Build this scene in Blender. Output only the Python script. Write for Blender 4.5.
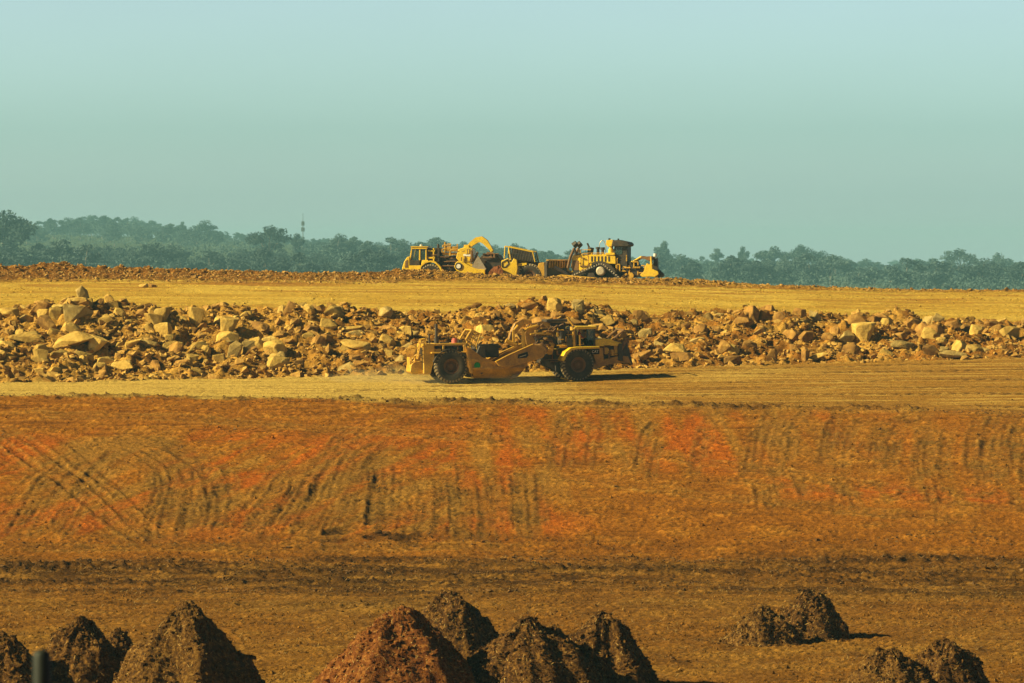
import bpy, bmesh, math, random
import numpy as np
from mathutils import Vector, Matrix, Euler

for o in list(bpy.data.objects):
    bpy.data.objects.remove(o, do_unlink=True)
random.seed(7)
rng = np.random.default_rng(11)
R = math.radians
scene = bpy.context.scene
COL = scene.collection

# ------------------------------------------------------------------ camera, sky, sun, exposure
F, HOR, CZ = 4267.0, 262.0, 17.0          # focal length in pixels, eye level row, eye height
cam_d = bpy.data.cameras.new('camera')
cam = bpy.data.objects.new('camera', cam_d)
COL.objects.link(cam)
cam.location = (0, 0, CZ)
cam.rotation_euler = (R(90) - math.atan((341.5 - HOR) / F), 0, 0)
cam_d.lens = 150.0
cam_d.sensor_width = 36.0
cam_d.clip_start = 1.0
cam_d.clip_end = 20000
cam_d.dof.use_dof = True
cam_d.dof.focus_distance = 281
cam_d.dof.aperture_fstop = 4.0
scene.camera = cam

SUN_EL, SUN_AZ = R(31), R(14)             # azimuth: degrees from due left towards the camera
world = bpy.data.worlds.new('World')
scene.world = world
world.use_nodes = True
wn, wl = world.node_tree.nodes, world.node_tree.links
wn.clear()
sky = wn.new('ShaderNodeTexSky')
sky.sky_type = 'NISHITA'
sky.sun_disc = False
sky.sun_elevation = SUN_EL
sky.sun_rotation = R(270) - SUN_AZ
sky.air_density = 1.0
sky.dust_density = 2.2
sky.ozone_density = 1.0
tint = wn.new('ShaderNodeMix')
tint.data_type = 'RGBA'
tint.blend_type = 'MULTIPLY'
tint.inputs[0].default_value = 1.0
geo_w = wn.new('ShaderNodeTexCoord')
sep_w = wn.new('ShaderNodeSeparateXYZ')
grad = wn.new('ShaderNodeValToRGB')          # sky tint by height above the horizon, darkened overhead to deepen shadows
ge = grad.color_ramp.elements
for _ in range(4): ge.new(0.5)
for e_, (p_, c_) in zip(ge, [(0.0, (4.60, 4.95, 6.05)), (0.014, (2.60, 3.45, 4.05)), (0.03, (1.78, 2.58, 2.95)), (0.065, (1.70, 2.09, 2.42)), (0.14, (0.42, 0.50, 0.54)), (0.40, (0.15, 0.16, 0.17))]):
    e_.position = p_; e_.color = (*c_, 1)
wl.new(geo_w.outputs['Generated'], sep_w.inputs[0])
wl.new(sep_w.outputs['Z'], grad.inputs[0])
haze_n = wn.new('ShaderNodeTexNoise')         # thin uneven veil of cloud
haze_n.inputs['Scale'].default_value = 9.0
haze_n.inputs['Detail'].default_value = 5
map_w = wn.new('ShaderNodeMapping')
map_w.inputs['Scale'].default_value = (1.0, 1.0, 3.5)
map_w.inputs['Rotation'].default_value = (0, R(9), 0)
wl.new(geo_w.outputs['Generated'], map_w.inputs[0])
wl.new(map_w.outputs[0], haze_n.inputs['Vector'])
veil = wn.new('ShaderNodeMapRange')
veil.inputs[1].default_value = 0.3; veil.inputs[2].default_value = 0.7
veil.inputs[3].default_value = 0.978; veil.inputs[4].default_value = 1.020
wl.new(haze_n.outputs[0], veil.inputs[0])
vm = wn.new('ShaderNodeVectorMath'); vm.operation = 'SCALE'
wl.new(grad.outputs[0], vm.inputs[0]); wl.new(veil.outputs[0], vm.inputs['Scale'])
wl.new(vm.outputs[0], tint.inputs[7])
bg = wn.new('ShaderNodeBackground')
bg.inputs[1].default_value = 0.0528
wo = wn.new('ShaderNodeOutputWorld')
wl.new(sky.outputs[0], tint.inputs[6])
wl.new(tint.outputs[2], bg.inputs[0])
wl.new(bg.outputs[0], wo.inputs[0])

sun_d = bpy.data.lights.new('sun', 'SUN')
sun_d.energy = 5.0
sun_d.angle = R(0.5)
sun_d.color = (1.0, 0.83, 0.42)
sun = bpy.data.objects.new('sun', sun_d)
COL.objects.link(sun)
to_sun = Vector((-math.cos(SUN_EL) * math.cos(SUN_AZ), -math.cos(SUN_EL) * math.sin(SUN_AZ), math.sin(SUN_EL)))
sun.rotation_euler = to_sun.to_track_quat('Z', 'Y').to_euler()
sun.location = (-80, 100, 120)

vs = scene.view_settings
vs.view_transform = 'Standard'
vs.look = 'None'
vs.exposure = 0.93
vs.gamma = 1.0
vs.use_curve_mapping = False

# ------------------------------------------------------------------ helpers
def tag(o, label=None, cat=None, group=None, kind=None):
    if label: o['label'] = label
    if cat: o['category'] = cat
    if group: o['group'] = group
    if kind: o['kind'] = kind
    return o

def link_mesh(name, me, mat=None, parent=None):
    o = bpy.data.objects.new(name, me)
    COL.objects.link(o)
    if mat is not None and not me.materials:
        me.materials.append(mat)
    if parent is not None:
        o.parent = parent
    return o

def empty(name, loc=(0, 0, 0), rz=0.0):
    o = bpy.data.objects.new(name, None)
    COL.objects.link(o)
    o.empty_display_size = 0.5
    o.location = loc
    o.rotation_euler = (0, 0, rz)
    return o

def mesh_np(name, V, Fq, smooth=False):
    """mesh from numpy vertices and an (n,k) face array"""
    me = bpy.data.meshes.new(name)
    V = np.asarray(V, dtype=np.float32)
    Fq = np.asarray(Fq, dtype=np.int32)
    n, k = Fq.shape
    me.vertices.add(len(V))
    me.vertices.foreach_set('co', V.ravel())
    me.loops.add(n * k)
    me.loops.foreach_set('vertex_index', Fq.ravel())
    me.polygons.add(n)
    me.polygons.foreach_set('loop_start', np.arange(0, n * k, k, dtype=np.int32))
    me.polygons.foreach_set('loop_total', np.full(n, k, dtype=np.int32))
    me.polygons.foreach_set('use_smooth', np.full(n, smooth, dtype=bool))
    me.update()
    return me

def hash2(ix, iy, seed):
    h = (ix.astype(np.int64) * 374761393 + iy.astype(np.int64) * 668265263 + seed * 974634777) & 0xFFFFFFFF
    h = ((h ^ (h >> 13)) * 1274126177) & 0xFFFFFFFF
    h = (h ^ (h >> 16)) & 0xFFFFFF
    return h.astype(np.float64) / 0xFFFFFF

def vnoise(x, y, seed=0):
    x = np.asarray(x, float); y = np.asarray(y, float)
    ix, iy = np.floor(x), np.floor(y)
    fx, fy = x - ix, y - iy
    ux = fx * fx * fx * (fx * (fx * 6 - 15) + 10)
    uy = fy * fy * fy * (fy * (fy * 6 - 15) + 10)
    ix = ix.astype(np.int64); iy = iy.astype(np.int64)
    def g(a, b):
        t = hash2(ix + a, iy + b, seed) * 2 * np.pi
        return np.cos(t) * (fx - a) + np.sin(t) * (fy - b)
    a = g(0, 0) * (1 - ux) + g(1, 0) * ux
    b = g(0, 1) * (1 - ux) + g(1, 1) * ux
    return (a * (1 - uy) + b * uy) * 1.5

def fbm(x, y, octv=4, seed=0, gain=0.5):
    s, a, f = 0, 1.0, 1.0
    for i in range(octv):
        s = s + a * vnoise(x * f + 17.3 * i, y * f - 9.1 * i, seed + i * 13)
        a *= gain; f *= 2.03
    return s

def sstep(a, b, x):
    t = np.clip((x - a) / (b - a), 0, 1)
    return t * t * (3 - 2 * t)

# ------------------------------------------------------------------ materials
def new_mat(name):
    m = bpy.data.materials.new(name)
    m.use_nodes = True
    n, l = m.node_tree.nodes, m.node_tree.links
    n.clear()
    out = n.new('ShaderNodeOutputMaterial')
    bs = n.new('ShaderNodeBsdfPrincipled')
    l.new(bs.outputs[0], out.inputs[0])
    return m, n, l, bs

def ramp(n, stops):
    r = n.new('ShaderNodeValToRGB')
    e = r.color_ramp.elements
    while len(e) < len(stops): e.new(0.5)
    for i, (p, c) in enumerate(stops):
        e[i].position = p
        e[i].color = (*c, 1)
    return r

def noise_node(n, l, scale, detail=4, rough=0.55, vec=None):
    t = n.new('ShaderNodeTexNoise')
    t.inputs['Scale'].default_value = scale
    t.inputs['Detail'].default_value = detail
    t.inputs['Roughness'].default_value = rough
    if vec is not None: l.new(vec, t.inputs['Vector'])
    return t

def mixc(n, l, fac, a, b, mode='MIX'):
    m = n.new('ShaderNodeMix')
    m.data_type = 'RGBA'; m.blend_type = mode
    for sock, v in ((0, fac), (6, a), (7, b)):
        if hasattr(v, 'links'): l.new(v, m.inputs[sock])
        elif sock == 0: m.inputs[0].default_value = v
        else: m.inputs[sock].default_value = (*v, 1)
    return m.outputs[2]

def paint(name, col, dust=(0.30, 0.19, 0.07), dusty=0.5, rough=0.5, metal=0.0, scale=1.6):
    """machine paint or steel under patchy dust"""
    m, n, l, bs = new_mat(name)
    g = n.new('ShaderNodeNewGeometry')
    t1 = noise_node(n, l, scale, 6, 0.65, g.outputs['Position'])
    r1 = ramp(n, [(0.38, (0, 0, 0)), (0.66, (1, 1, 1))])
    l.new(t1.outputs[0], r1.inputs[0])
    ml = n.new('ShaderNodeMath'); ml.operation = 'MULTIPLY'; ml.inputs[1].default_value = dusty
    l.new(r1.outputs[0], ml.inputs[0])
    t2 = noise_node(n, l, scale * 7, 3, 0.6, g.outputs['Position'])
    r2 = ramp(n, [(0.3, (0.72, 0.72, 0.72)), (0.7, (1.1, 1.1, 1.1))])
    l.new(t2.outputs[0], r2.inputs[0])
    c = mixc(n, l, ml.outputs[0], col, dust)
    c = mixc(n, l, 1.0, c, r2.outputs[0], 'MULTIPLY')
    l.new(c, bs.inputs['Base Color'])
    bs.inputs['Roughness'].default_value = rough
    bs.inputs['Metallic'].default_value = metal
    return m

def soil_mat(name, stops, scale=2.5, bump=0.6, bscale=9.0):
    m, n, l, bs = new_mat(name)
    g = n.new('ShaderNodeNewGeometry')
    t = noise_node(n, l, scale, 8, 0.7, g.outputs['Position'])
    r = ramp(n, stops)
    l.new(t.outputs[0], r.inputs[0])
    t2 = noise_node(n, l, bscale, 6, 0.7, g.outputs['Position'])
    b = n.new('ShaderNodeBump')
    b.inputs['Strength'].default_value = bump
    b.inputs['Distance'].default_value = 0.12
    l.new(t2.outputs[0], b.inputs['Height'])
    l.new(b.outputs[0], bs.inputs['Normal'])
    l.new(r.outputs[0], bs.inputs['Base Color'])
    bs.inputs['Roughness'].default_value = 0.95
    bs.inputs['Specular IOR Level'].default_value = 0.1
    return m

def rock_mat(name, c1, c2, c3):
    m, n, l, bs = new_mat(name)
    g = n.new('ShaderNodeNewGeometry')
    oi = n.new('ShaderNodeObjectInfo')
    t = noise_node(n, l, 1.3, 7, 0.7, g.outputs['Position'])
    r = ramp(n, [(0.32, c1), (0.52, c2), (0.70, c3)])
    l.new(t.outputs[0], r.inputs[0])
    hv = n.new('ShaderNodeMapRange')
    hv.inputs[3].default_value = 0.62; hv.inputs[4].default_value = 1.18
    l.new(oi.outputs['Random'], hv.inputs[0])
    cb = n.new('ShaderNodeCombineColor')
    for i in range(3): l.new(hv.outputs[0], cb.inputs[i])
    c = mixc(n, l, 1.0, r.outputs[0], cb.outputs[0], 'MULTIPLY')
    t2 = noise_node(n, l, 4.0, 7, 0.7, g.outputs['Position'])
    b = n.new('ShaderNodeBump')
    b.inputs['Strength'].default_value = 0.7; b.inputs['Distance'].default_value = 0.15
    l.new(t2.outputs[0], b.inputs['Height'])
    l.new(b.outputs[0], bs.inputs['Normal'])
    l.new(c, bs.inputs['Base Color'])
    bs.inputs['Roughness'].default_value = 0.92
    bs.inputs['Specular IOR Level'].default_value = 0.15
    return m

def flat_mat(name, col, rough=0.8, metal=0.0, spec=0.3):
    m, n, l, bs = new_mat(name)
    g = n.new('ShaderNodeNewGeometry')
    t = noise_node(n, l, 5.0, 4, 0.6, g.outputs['Position'])
    r = ramp(n, [(0.3, tuple(c * 0.75 for c in col)), (0.7, tuple(min(1, c * 1.2) for c in col))])
    l.new(t.outputs[0], r.inputs[0])
    l.new(r.outputs[0], bs.inputs['Base Color'])
    bs.inputs['Roughness'].default_value = rough
    bs.inputs['Metallic'].default_value = metal
    bs.inputs['Specular IOR Level'].default_value = spec
    return m

def leaf_mat(name, c1, c2):
    m, n, l, bs = new_mat(name)
    oi = n.new('ShaderNodeObjectInfo')
    g = n.new('ShaderNodeNewGeometry')
    t = noise_node(n, l, 0.25, 4, 0.6, g.outputs['Position'])
    ad = n.new('ShaderNodeMath'); ad.operation = 'ADD'
    l.new(t.outputs[0], ad.inputs[0]); l.new(oi.outputs['Random'], ad.inputs[1])
    hf = n.new('ShaderNodeMath'); hf.operation = 'MULTIPLY'; hf.inputs[1].default_value = 0.55
    l.new(ad.outputs[0], hf.inputs[0])
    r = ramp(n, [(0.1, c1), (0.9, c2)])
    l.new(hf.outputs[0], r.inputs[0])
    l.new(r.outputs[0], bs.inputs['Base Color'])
    bs.inputs['Roughness'].default_value = 1.0
    bs.inputs['Specular IOR Level'].default_value = 0.0
    return m

def glass_mat(name, col):
    m, n, l, bs = new_mat(name)
    bs.inputs['Base Color'].default_value = (*col, 1)
    bs.inputs['Roughness'].default_value = 0.12
    bs.inputs['Specular IOR Level'].default_value = 0.6
    bs.inputs['Alpha'].default_value = 0.55
    return m

M = {}
M['yellow_worn'] = paint('worn_yellow_paint', (0.66, 0.37, 0.022), (0.34, 0.19, 0.05), 0.55)
M['yellow_shade'] = paint('dusty_shaded_yellow_paint', (0.50, 0.25, 0.022), (0.15, 0.075, 0.022), 0.7)  # darker copy of the worn yellow: shade put into the colour, under dirt
M['yellow_bright'] = paint('bright_yellow_paint', (0.86, 0.56, 0.012), (0.50, 0.30, 0.05), 0.4, 0.42)
M['steel_dark'] = paint('dark_greasy_steel', (0.028, 0.022, 0.018), (0.12, 0.075, 0.035), 0.45, 0.6)
M['steel_brown'] = paint('rusty_brown_steel', (0.16, 0.075, 0.025), (0.28, 0.15, 0.05), 0.6, 0.7)
M['steel_bare'] = paint('scoured_bare_steel', (0.42, 0.36, 0.27), (0.40, 0.25, 0.10), 0.5, 0.45, 0.4)
M['rubber'] = paint('dusty_black_rubber', (0.022, 0.020, 0.018), (0.13, 0.085, 0.04), 0.5, 0.9)
M['tread'] = paint('dust_caked_rubber', (0.20, 0.15, 0.08), (0.30, 0.21, 0.10), 0.6, 0.9)
M['tread_pale'] = paint('pale_dusty_tread', (0.34, 0.28, 0.18), (0.40, 0.31, 0.17), 0.5, 0.9)
M['track_steel'] = paint('polished_track_shoes', (0.58, 0.50, 0.36), (0.40, 0.27, 0.12), 0.4, 0.4, 0.2)
M['rim'] = paint('rusty_wheel_hub', (0.15, 0.065, 0.02), (0.10, 0.05, 0.02), 0.6, 0.7)
M['glass'] = glass_mat('cab_glass', (0.03, 0.07, 0.06))
M['black'] = flat_mat('black_panel', (0.012, 0.011, 0.010), 0.5)
M['white'] = flat_mat('white_lettering', (0.75, 0.72, 0.65), 0.6)
M['green'] = flat_mat('green_sign', (0.01, 0.22, 0.05), 0.5)
M['red'] = flat_mat('faded_red', (0.50, 0.13, 0.10), 0.6)
M['cloth_red'] = flat_mat('red_work_shirt', (0.50, 0.06, 0.06), 0.9)
M['skin'] = flat_mat('skin', (0.36, 0.20, 0.12), 0.6)
M['post'] = flat_mat('dark_green_post', (0.010, 0.016, 0.013), 0.6)
M['rock_pale'] = rock_mat('pale_ochre_sandstone', (0.34, 0.20, 0.042), (0.54, 0.355, 0.085), (0.64, 0.46, 0.14))
M['rock_brown'] = rock_mat('brown_rock', (0.15, 0.075, 0.020), (0.32, 0.17, 0.040), (0.46, 0.28, 0.07))
M['rock_grey'] = rock_mat('olive_grey_rock', (0.22, 0.145, 0.045), (0.38, 0.265, 0.085), (0.52, 0.39, 0.15))
M['rubble'] = soil_mat('rubble_stone', [(0.30, (0.16, 0.08, 0.025)), (0.5, (0.36, 0.205, 0.05)), (0.68, (0.56, 0.37, 0.10))], 1.1, 0.6, 5)
M['clod'] = soil_mat('earth_clods', [(0.3, (0.11, 0.05, 0.016)), (0.48, (0.32, 0.175, 0.045)), (0.66, (0.52, 0.33, 0.10))], 3.0, 0.5)
M['clod_dark'] = soil_mat('dark_earth_clods', [(0.3, (0.06, 0.03, 0.012)), (0.55, (0.15, 0.08, 0.028)), (0.75, (0.26, 0.15, 0.05))], 1.4, 0.5)
M['mound'] = soil_mat('dark_mulchy_soil', [(0.36, (0.028, 0.013, 0.005)), (0.50, (0.080, 0.036, 0.009)), (0.68, (0.27, 0.14, 0.032))], 6.0, 0.9, 9)
M['mound_tan'] = soil_mat('tan_mulchy_soil', [(0.36, (0.040, 0.020, 0.008)), (0.50, (0.105, 0.049, 0.011)), (0.68, (0.29, 0.16, 0.037))], 6.0, 0.9, 9)
M['mound_red'] = soil_mat('red_clay_soil', [(0.30, (0.05, 0.015, 0.005)), (0.50, (0.15, 0.050, 0.011)), (0.68, (0.33, 0.145, 0.032))], 6.0, 0.9, 9)
M['heap_red'] = soil_mat('fresh_cut_red_soil', [(0.30, (0.07, 0.022, 0.010)), (0.55, (0.16, 0.055, 0.02)), (0.75, (0.24, 0.10, 0.03))], 2.0, 0.9, 5)
M['straw'] = flat_mat('dry_straw', (0.34, 0.215, 0.065), 0.9)
M['bark'] = flat_mat('gum_bark', (0.20, 0.17, 0.13), 0.9)
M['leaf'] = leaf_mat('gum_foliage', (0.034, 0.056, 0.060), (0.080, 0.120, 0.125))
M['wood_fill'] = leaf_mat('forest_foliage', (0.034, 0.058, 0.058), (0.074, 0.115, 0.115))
M['mast'] = flat_mat('grey_mast_steel', (0.10, 0.10, 0.10), 0.6)

# ------------------------------------------------------------------ terrain
def far_ground(x, d):
    p = 512 + F * x / np.maximum(d, 1)
    ks = [0, 250, 420, 520, 700, 1024]
    lay = [(700, [-9] * 6), (1800, [-16] * 6), (2570, [6, 7, 6, 2, -3, -5]), (3530, [22, 20, 16, 10, 2, -2]),
           (4800, [51, 41, 28, 17, 6, 2]), (6800, [46, 36, 24, 15, 8, 4]), (12000, [5, 5, 5, 5, 5, 5])]
    out = np.zeros_like(d, dtype=float)
    for (d0, a), (d1, b) in zip(lay[:-1], lay[1:]):
        t = np.clip((d - d0) / (d1 - d0), 0, 1)
        z = np.interp(p, ks, a) * (1 - t) + np.interp(p, ks, b) * t
        out = np.where(d >= d0, z, out)
    return out

RIDGE_PX = [0, 40, 85, 130, 160, 200, 250, 330, 380, 420, 450, 480, 530, 590, 640, 670, 700, 740, 800, 850, 870, 910, 940, 980, 1024]
RIDGE_PY = [309, 305, 300, 307, 309, 312, 312, 309, 313, 318, 317, 308, 302, 303, 318, 317, 312, 309, 312, 319, 316, 316, 323, 322, 325]

def breaks(x):
    u = 0.5 + x / 67.0
    I = lambda a, b, c: np.interp(u, [0, .5, 1], [a, b, c])
    de, ze = I(271, 268, 262), I(8.6, 8.2, 7.75)
    dt, zt = I(279, 286, 292), I(9.09, 9.63, 10.43)
    db, zb = I(296, 302, 309), I(13.15, 13.25, 12.55)
    dr = db - 2.5
    p = 512 + F * x / dr
    zr = CZ - (np.interp(p, RIDGE_PX, RIDGE_PY) - HOR) * dr / F
    zc = I(15.75, 15.35, 14.45)
    return de, ze, dt, zt, dr, zr, db, zb, zc

def Z0(x, d):
    x, d = np.broadcast_arrays(np.asarray(x, float), np.asarray(d, float))
    de, ze, dt, zt, dr, zr, db, zb, zc = breaks(x)
    c = lambda v: np.full_like(x, v)
    K = [(c(-200), c(16.0)), (c(0), c(15.3)), (c(24), c(13.1)), (c(150), c(1.35)), (c(165), c(1.05)), (c(213), c(1.0)), (c(223), c(1.55)),
         (de, ze), (dt, zt), (dr, zr), (db + 2.5, zb), (c(330), zb + (zc - zb) * 0.5), (c(369), zc), (c(377), zc - 0.5), (c(396), zc - 0.5), (c(470), c(6.0)), (c(700), c(-9.0))]
    z = np.full_like(x, 16.0)
    for (d0, z0), (d1, z1) in zip(K[:-1], K[1:]):
        t = np.clip((d - d0) / (d1 - d0), 0, 1)
        z = np.where(d >= d0, z0 + (z1 - z0) * t, z)
    return np.where(d > 700, far_ground(x, d), z)

def berm(x, d):
    """windrow of clods along the brow of the bench"""
    p = 512 + F * x / 371.0
    h = np.interp(p, [-200, 0, 30, 45, 62, 90, 150, 220, 300, 380, 400, 440, 475, 520, 600, 680, 760, 900, 1024, 1200],
                  [0.70, 0.66, 0.72, 1.0, 0.95, 0.62, 0.60, 0.45, 0.35, 0.55, 0.80, 0.82, 0.56, 0.42, 0.40, 0.60, 0.25, 0.08, 0.10, 0.1])
    prof = np.exp(-((d - 370.5) / 1.9) ** 2)
    # the broken ground in front of it on the left
    apron = np.interp(p, [0, 250, 450, 600], [0.55, 0.45, 0.15, 0.1]) * sstep(352, 366, d) * (1 - sstep(369, 374, d))
    return h * prof + apron * 0.5

def Z1(x, d):
    return Z0(x, d) + berm(np.asarray(x, float), np.asarray(d, float))

DS = np.linspace(150, 420, 5401)
def ground_at(px, py, dmin=150):
    """the point of the ground seen at a row and column of the photograph"""
    ds = DS[DS >= dmin]
    xs = (px - 512) / F * ds
    z = Z1(xs, ds)
    ray = CZ - (py - HOR) / F * ds
    k = np.argmax(z >= ray)
    if z[k] < ray[k]: k = len(ds) - 1
    return float(xs[k]), float(ds[k]), float(z[k])

# tracks left on the clay slope, each (points in photo columns/rows, half width m, rut depth, darkness)
TR = []
def trk(pts, hw=0.30, dep=0.10, dark=0.75): TR.append((pts, hw, dep, dark))
# diagonal runs on the left
for o in (0, 14): trk([(-25 + o, 428), (25 + o, 456), (70 + o, 490), (118 + o, 528), (150 + o, 548)], .34, .10, .35)
for o in (0, 15): trk([(40 + o, 440), (85 + o, 470), (130 + o, 515), (165 + o, 545)], .30, .10, .4)
# leaning runs, curving over at the top
for b, o in ((10, 0), (10, 13), (55, 0), (55, 12)): trk([(b + o - 6, 540), (b + o + 12, 505), (b + o + 34, 472), (b + o + 62, 450)], .27, .10, .7)
for b in (148, 160, 178, 186): trk([(b, 540), (b + 2, 515), (b + 12, 487), (b + 8, 466), (b - 16, 450), (b - 50, 442)], .27, .11, .85)
for b in (205, 214): trk([(b + 4, 535), (b + 12, 505), (b + 8, 480), (b - 8, 462)], .32, .12, .95)
for b in (232, 242, 258, 270, 284): trk([(b, 540), (b + 18, 510), (b + 38, 482), (b + 48, 462)], .27, .11, .65)
for b in (300, 312, 330, 342): trk([(b - 8, 545), (b + 4, 515), (b + 16, 480), (b + 28, 455), (b + 52, 438)], .27, .11, .75)
for b in (372, 384, 404, 418, 436): trk([(b - 2, 545), (b, 515), (b + 4, 488), (b - 2, 470)], .30, .13, .9)
for b in (452, 466, 482, 490, 512, 521, 536): trk([(b + 3, 540), (b + 2, 510), (b + 1, 492), (b - 2, 474)], .22, .10, .75)
trk([(360, 478), (430, 497), (500, 520), (560, 540)], .45, .06, .25)
# upright runs on the right, curving off to the right at the top
for b, top in ((560, 30), (600, 24), (640, 20), (702, 16), (752, 18), (766, 20), (782, 24), (790, 24), (828, 30), (842, 34), (872, 40), (890, 40)):
    trk([(b - 4, 474), (b, 452), (b + 3, 432), (b + 9, 420), (b + 9 + top, 410)], .26, .10, .65)
for b in (920, 931, 972, 986, 1004, 1016, 1040): trk([(b + 4, 480), (b, 455), (b + 2, 435), (b + 10, 420)], .30, .11, .75)
for b in (760, 772, 800, 838, 846, 905, 930, 944, 985, 1000): trk([(b + 5, 512), (b + 2, 497), (b, 484)], .28, .12, .8)
# long grader scrapes across the slope
for pts in ([(512, 404), (640, 404), (760, 411), (900, 414), (1060, 416)], [(640, 452), (760, 468), (880, 486), (1060, 500)], [(690, 470), (800, 480), (900, 494), (1060, 508)],
            [(-20, 420), (150, 424), (330, 436), (520, 446), (700, 466)], [(330, 452), (470, 464), (600, 478), (760, 500), (1000, 520)], [(-20, 548), (120, 552), (320, 556), (560, 560)]):
    trk(pts, .5, .10, .55)

def build_ground():
    rows = np.concatenate([np.arange(-150, 140, 6.0), np.arange(140, 200, 0.19), np.arange(200, 224, 0.15), np.arange(224, 272, 0.16),
                           np.arange(272, 300, 0.12), np.arange(300, 364, 0.34), np.arange(364, 377, 0.11), np.arange(377, 400, 0.4),
                           np.geomspace(400, 700, 40)[:-1], np.geomspace(700, 10000, 60)])
    nf, nc = 800, 22
    s = np.linspace(-1, 1, nf)
    w = np.maximum(0.142 * rows + 6, 14)
    e = (np.arange(1, nc + 1) / nc) ** 2
    ext = 30 + 0.55 * np.abs(rows)
    xf = s[None, :] * w[:, None]
    xr = w[:, None] + e[None, :] * ext[:, None]
    X = np.concatenate([-xr[:, ::-1], xf, xr], axis=1)
    D = np.repeat(rows[:, None], X.shape[1], axis=1)
    nr, ncol = X.shape
    near = (D > 138) & (D < 402)
    # uneven breaks of slope
    wob = np.where(near, 0.9 * fbm(X / 7, D / 7, 3, 5), 0)
    Z = Z1(X, D + wob * (1 - sstep(262, 285, D)))
    de, ze, dt, zt, dr, zr, db, zb, zc = breaks(X)
    P = 512 + F * X / np.maximum(D, 1)
    n1 = fbm(X / 2.6, D / 2.6, 5, 21)
    n2 = fbm(X / 0.55, D / 0.55, 4, 33)
    n3 = fbm(X / 14, D / 14, 4, 45)
    streak = fbm(X / 9 + n3 * .3, D / 0.55, 4, 57)          # scraped lines along the face
    streak2 = fbm(X / 3.2, D / 0.9, 4, 71)
    A = lambda c: np.array(c, float)[None, None, :]
    def mix(c, col, m): return c + (A(col) - c) * np.clip(m, 0, 1)[..., None]

    zone_flat = 1 - sstep(218, 226, D + 2.5 * n3)
    # ---- plain at the foot
    C = np.ones((nr, ncol, 3)) * A((0.285, 0.143, 0.035))
    C = mix(C, (0.36, 0.212, 0.062), sstep(-0.35, 0.75, n1 * .4 + n2 * .15 + n3 * .5))
    C = mix(C, (0.135, 0.072, 0.022), sstep(0.10, 0.75, -n1 * .5 - n2 * .3 + streak2 * .1 + 0.05))
    H = np.where(near, 0.03 * n1 + 0.025 * n2 + 0.008 * streak2, 0)
    # rows of dark clods dragged along the foot of the slope
    rowmask = np.zeros_like(X)
    for dd, sg, st, ph, am in ((227, 3.0, .75, 1, .10), (221.5, 3.2, 1.0, 2, .17), (217.0, 2.0, 1.0, 3, .16), (212.5, 2.6, .9, 4, .15), (206.0, 2.2, .6, 5, .10), (199, 1.6, .4, 6, .08), (234, 2.0, .5, 7, .06)):
        c0 = dd + 2.0 * fbm(X / 16, X * 0 + ph, 3, 90 + ph)
        g = np.exp(-((D - c0) / sg) ** 2)
        pm = sstep(-0.55, 0.4, fbm(X / 7, D / 2.6, 4, 120 + ph))
        g = g * pm * (.7 + .3 * sstep(-.35, .25, fbm(X / .9, D / 1.1, 4, 150 + ph, .65)))
        rowmask = np.maximum(rowmask, g * st)
        H += g * am * (0.7 + 0.9 * n2)
    rowmask = np.maximum(rowmask, .72 * sstep(201, 210, D + 6 * n3 + 2 * n1) * (1 - sstep(220, 233, D + 6 * n3 + 2 * n1)) * sstep(-.25, .5, n3 * .7 + 1.0 * fbm(X / 5, D / 3, 4, 171, .6)))
    # ---- clay slope
    tsl = np.clip((D - 223) / np.maximum(de - 223, 1), 0, 1)
    zs = sstep(219, 225, D + 2.5 * n3) * (1 - sstep(-0.6, 0.5, D - de + .5 * n1))
    CS = np.ones((nr, ncol, 3)) * A((0.375, 0.160, 0.025))
    CS = mix(CS, (0.46, 0.228, 0.045), sstep(-0.1, 0.6, streak * (.25 + .35 * tsl) + n1 * .4 + n2 * .1))
    CS = mix(CS, (0.205, 0.088, 0.018), sstep(0.1, 0.75, -streak * (.3 + .45 * tsl) - n2 * .22 - n1 * .3 + .03))
    # exposed red clay, in two belts
    py = HOR + (CZ - Z) * F / np.maximum(D, 1)
    beltL = sstep(425, 450, py + 12 * n3) * (1 - sstep(520, 550, py + 10 * n3)) * (1 - sstep(520, 640, P))
    beltM = np.exp(-((P - 640) / 210) ** 2) * sstep(402, 414, py) * (1 - sstep(452, 478, py + 10 * n3))
    beltR = sstep(740, 790, P) * np.exp(-((py - (488 + (P - 800) * .05)) / 10) ** 2)
    beltC = np.exp(-((P - 480) / 90) ** 2) * np.exp(-((py - 505) / 32) ** 2)
    patch = fbm((X + np.where(P < 450, -.35, .05) * (D - 245)) / 1.6, D / 22, 3, 205, .45) * 1.25 + fbm(X / 6.5, D / 9, 3, 207) * .8 + n2 * .25
    redm = np.clip(np.maximum(np.maximum(beltL, beltM), np.maximum(beltR, beltC)), 0, 1) * sstep(-0.1, 0.7, patch)
    CS = mix(CS, (0.50, 0.145, 0.018), redm * (.95 + .3 * streak + .2 * n2))
    beltT = np.maximum(beltL, np.maximum(beltM, np.maximum(beltR, beltC)))
    CS = mix(CS, (0.40, 0.235, 0.065), beltT * sstep(.15, .8, -patch) * .7)
    CS = mix(CS, (0.22, 0.105, 0.028), sstep(405, 418, py) * 0)
    HS = 0.02 * streak + 0.028 * n2 + 0.05 * n1
    # ---- tracks
    lin = np.zeros_like(X); rut = np.zeros_like(X); rutc = np.zeros_like(X); rim = np.zeros_like(X)
    trr = random.Random(19)
    extra = []
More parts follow.
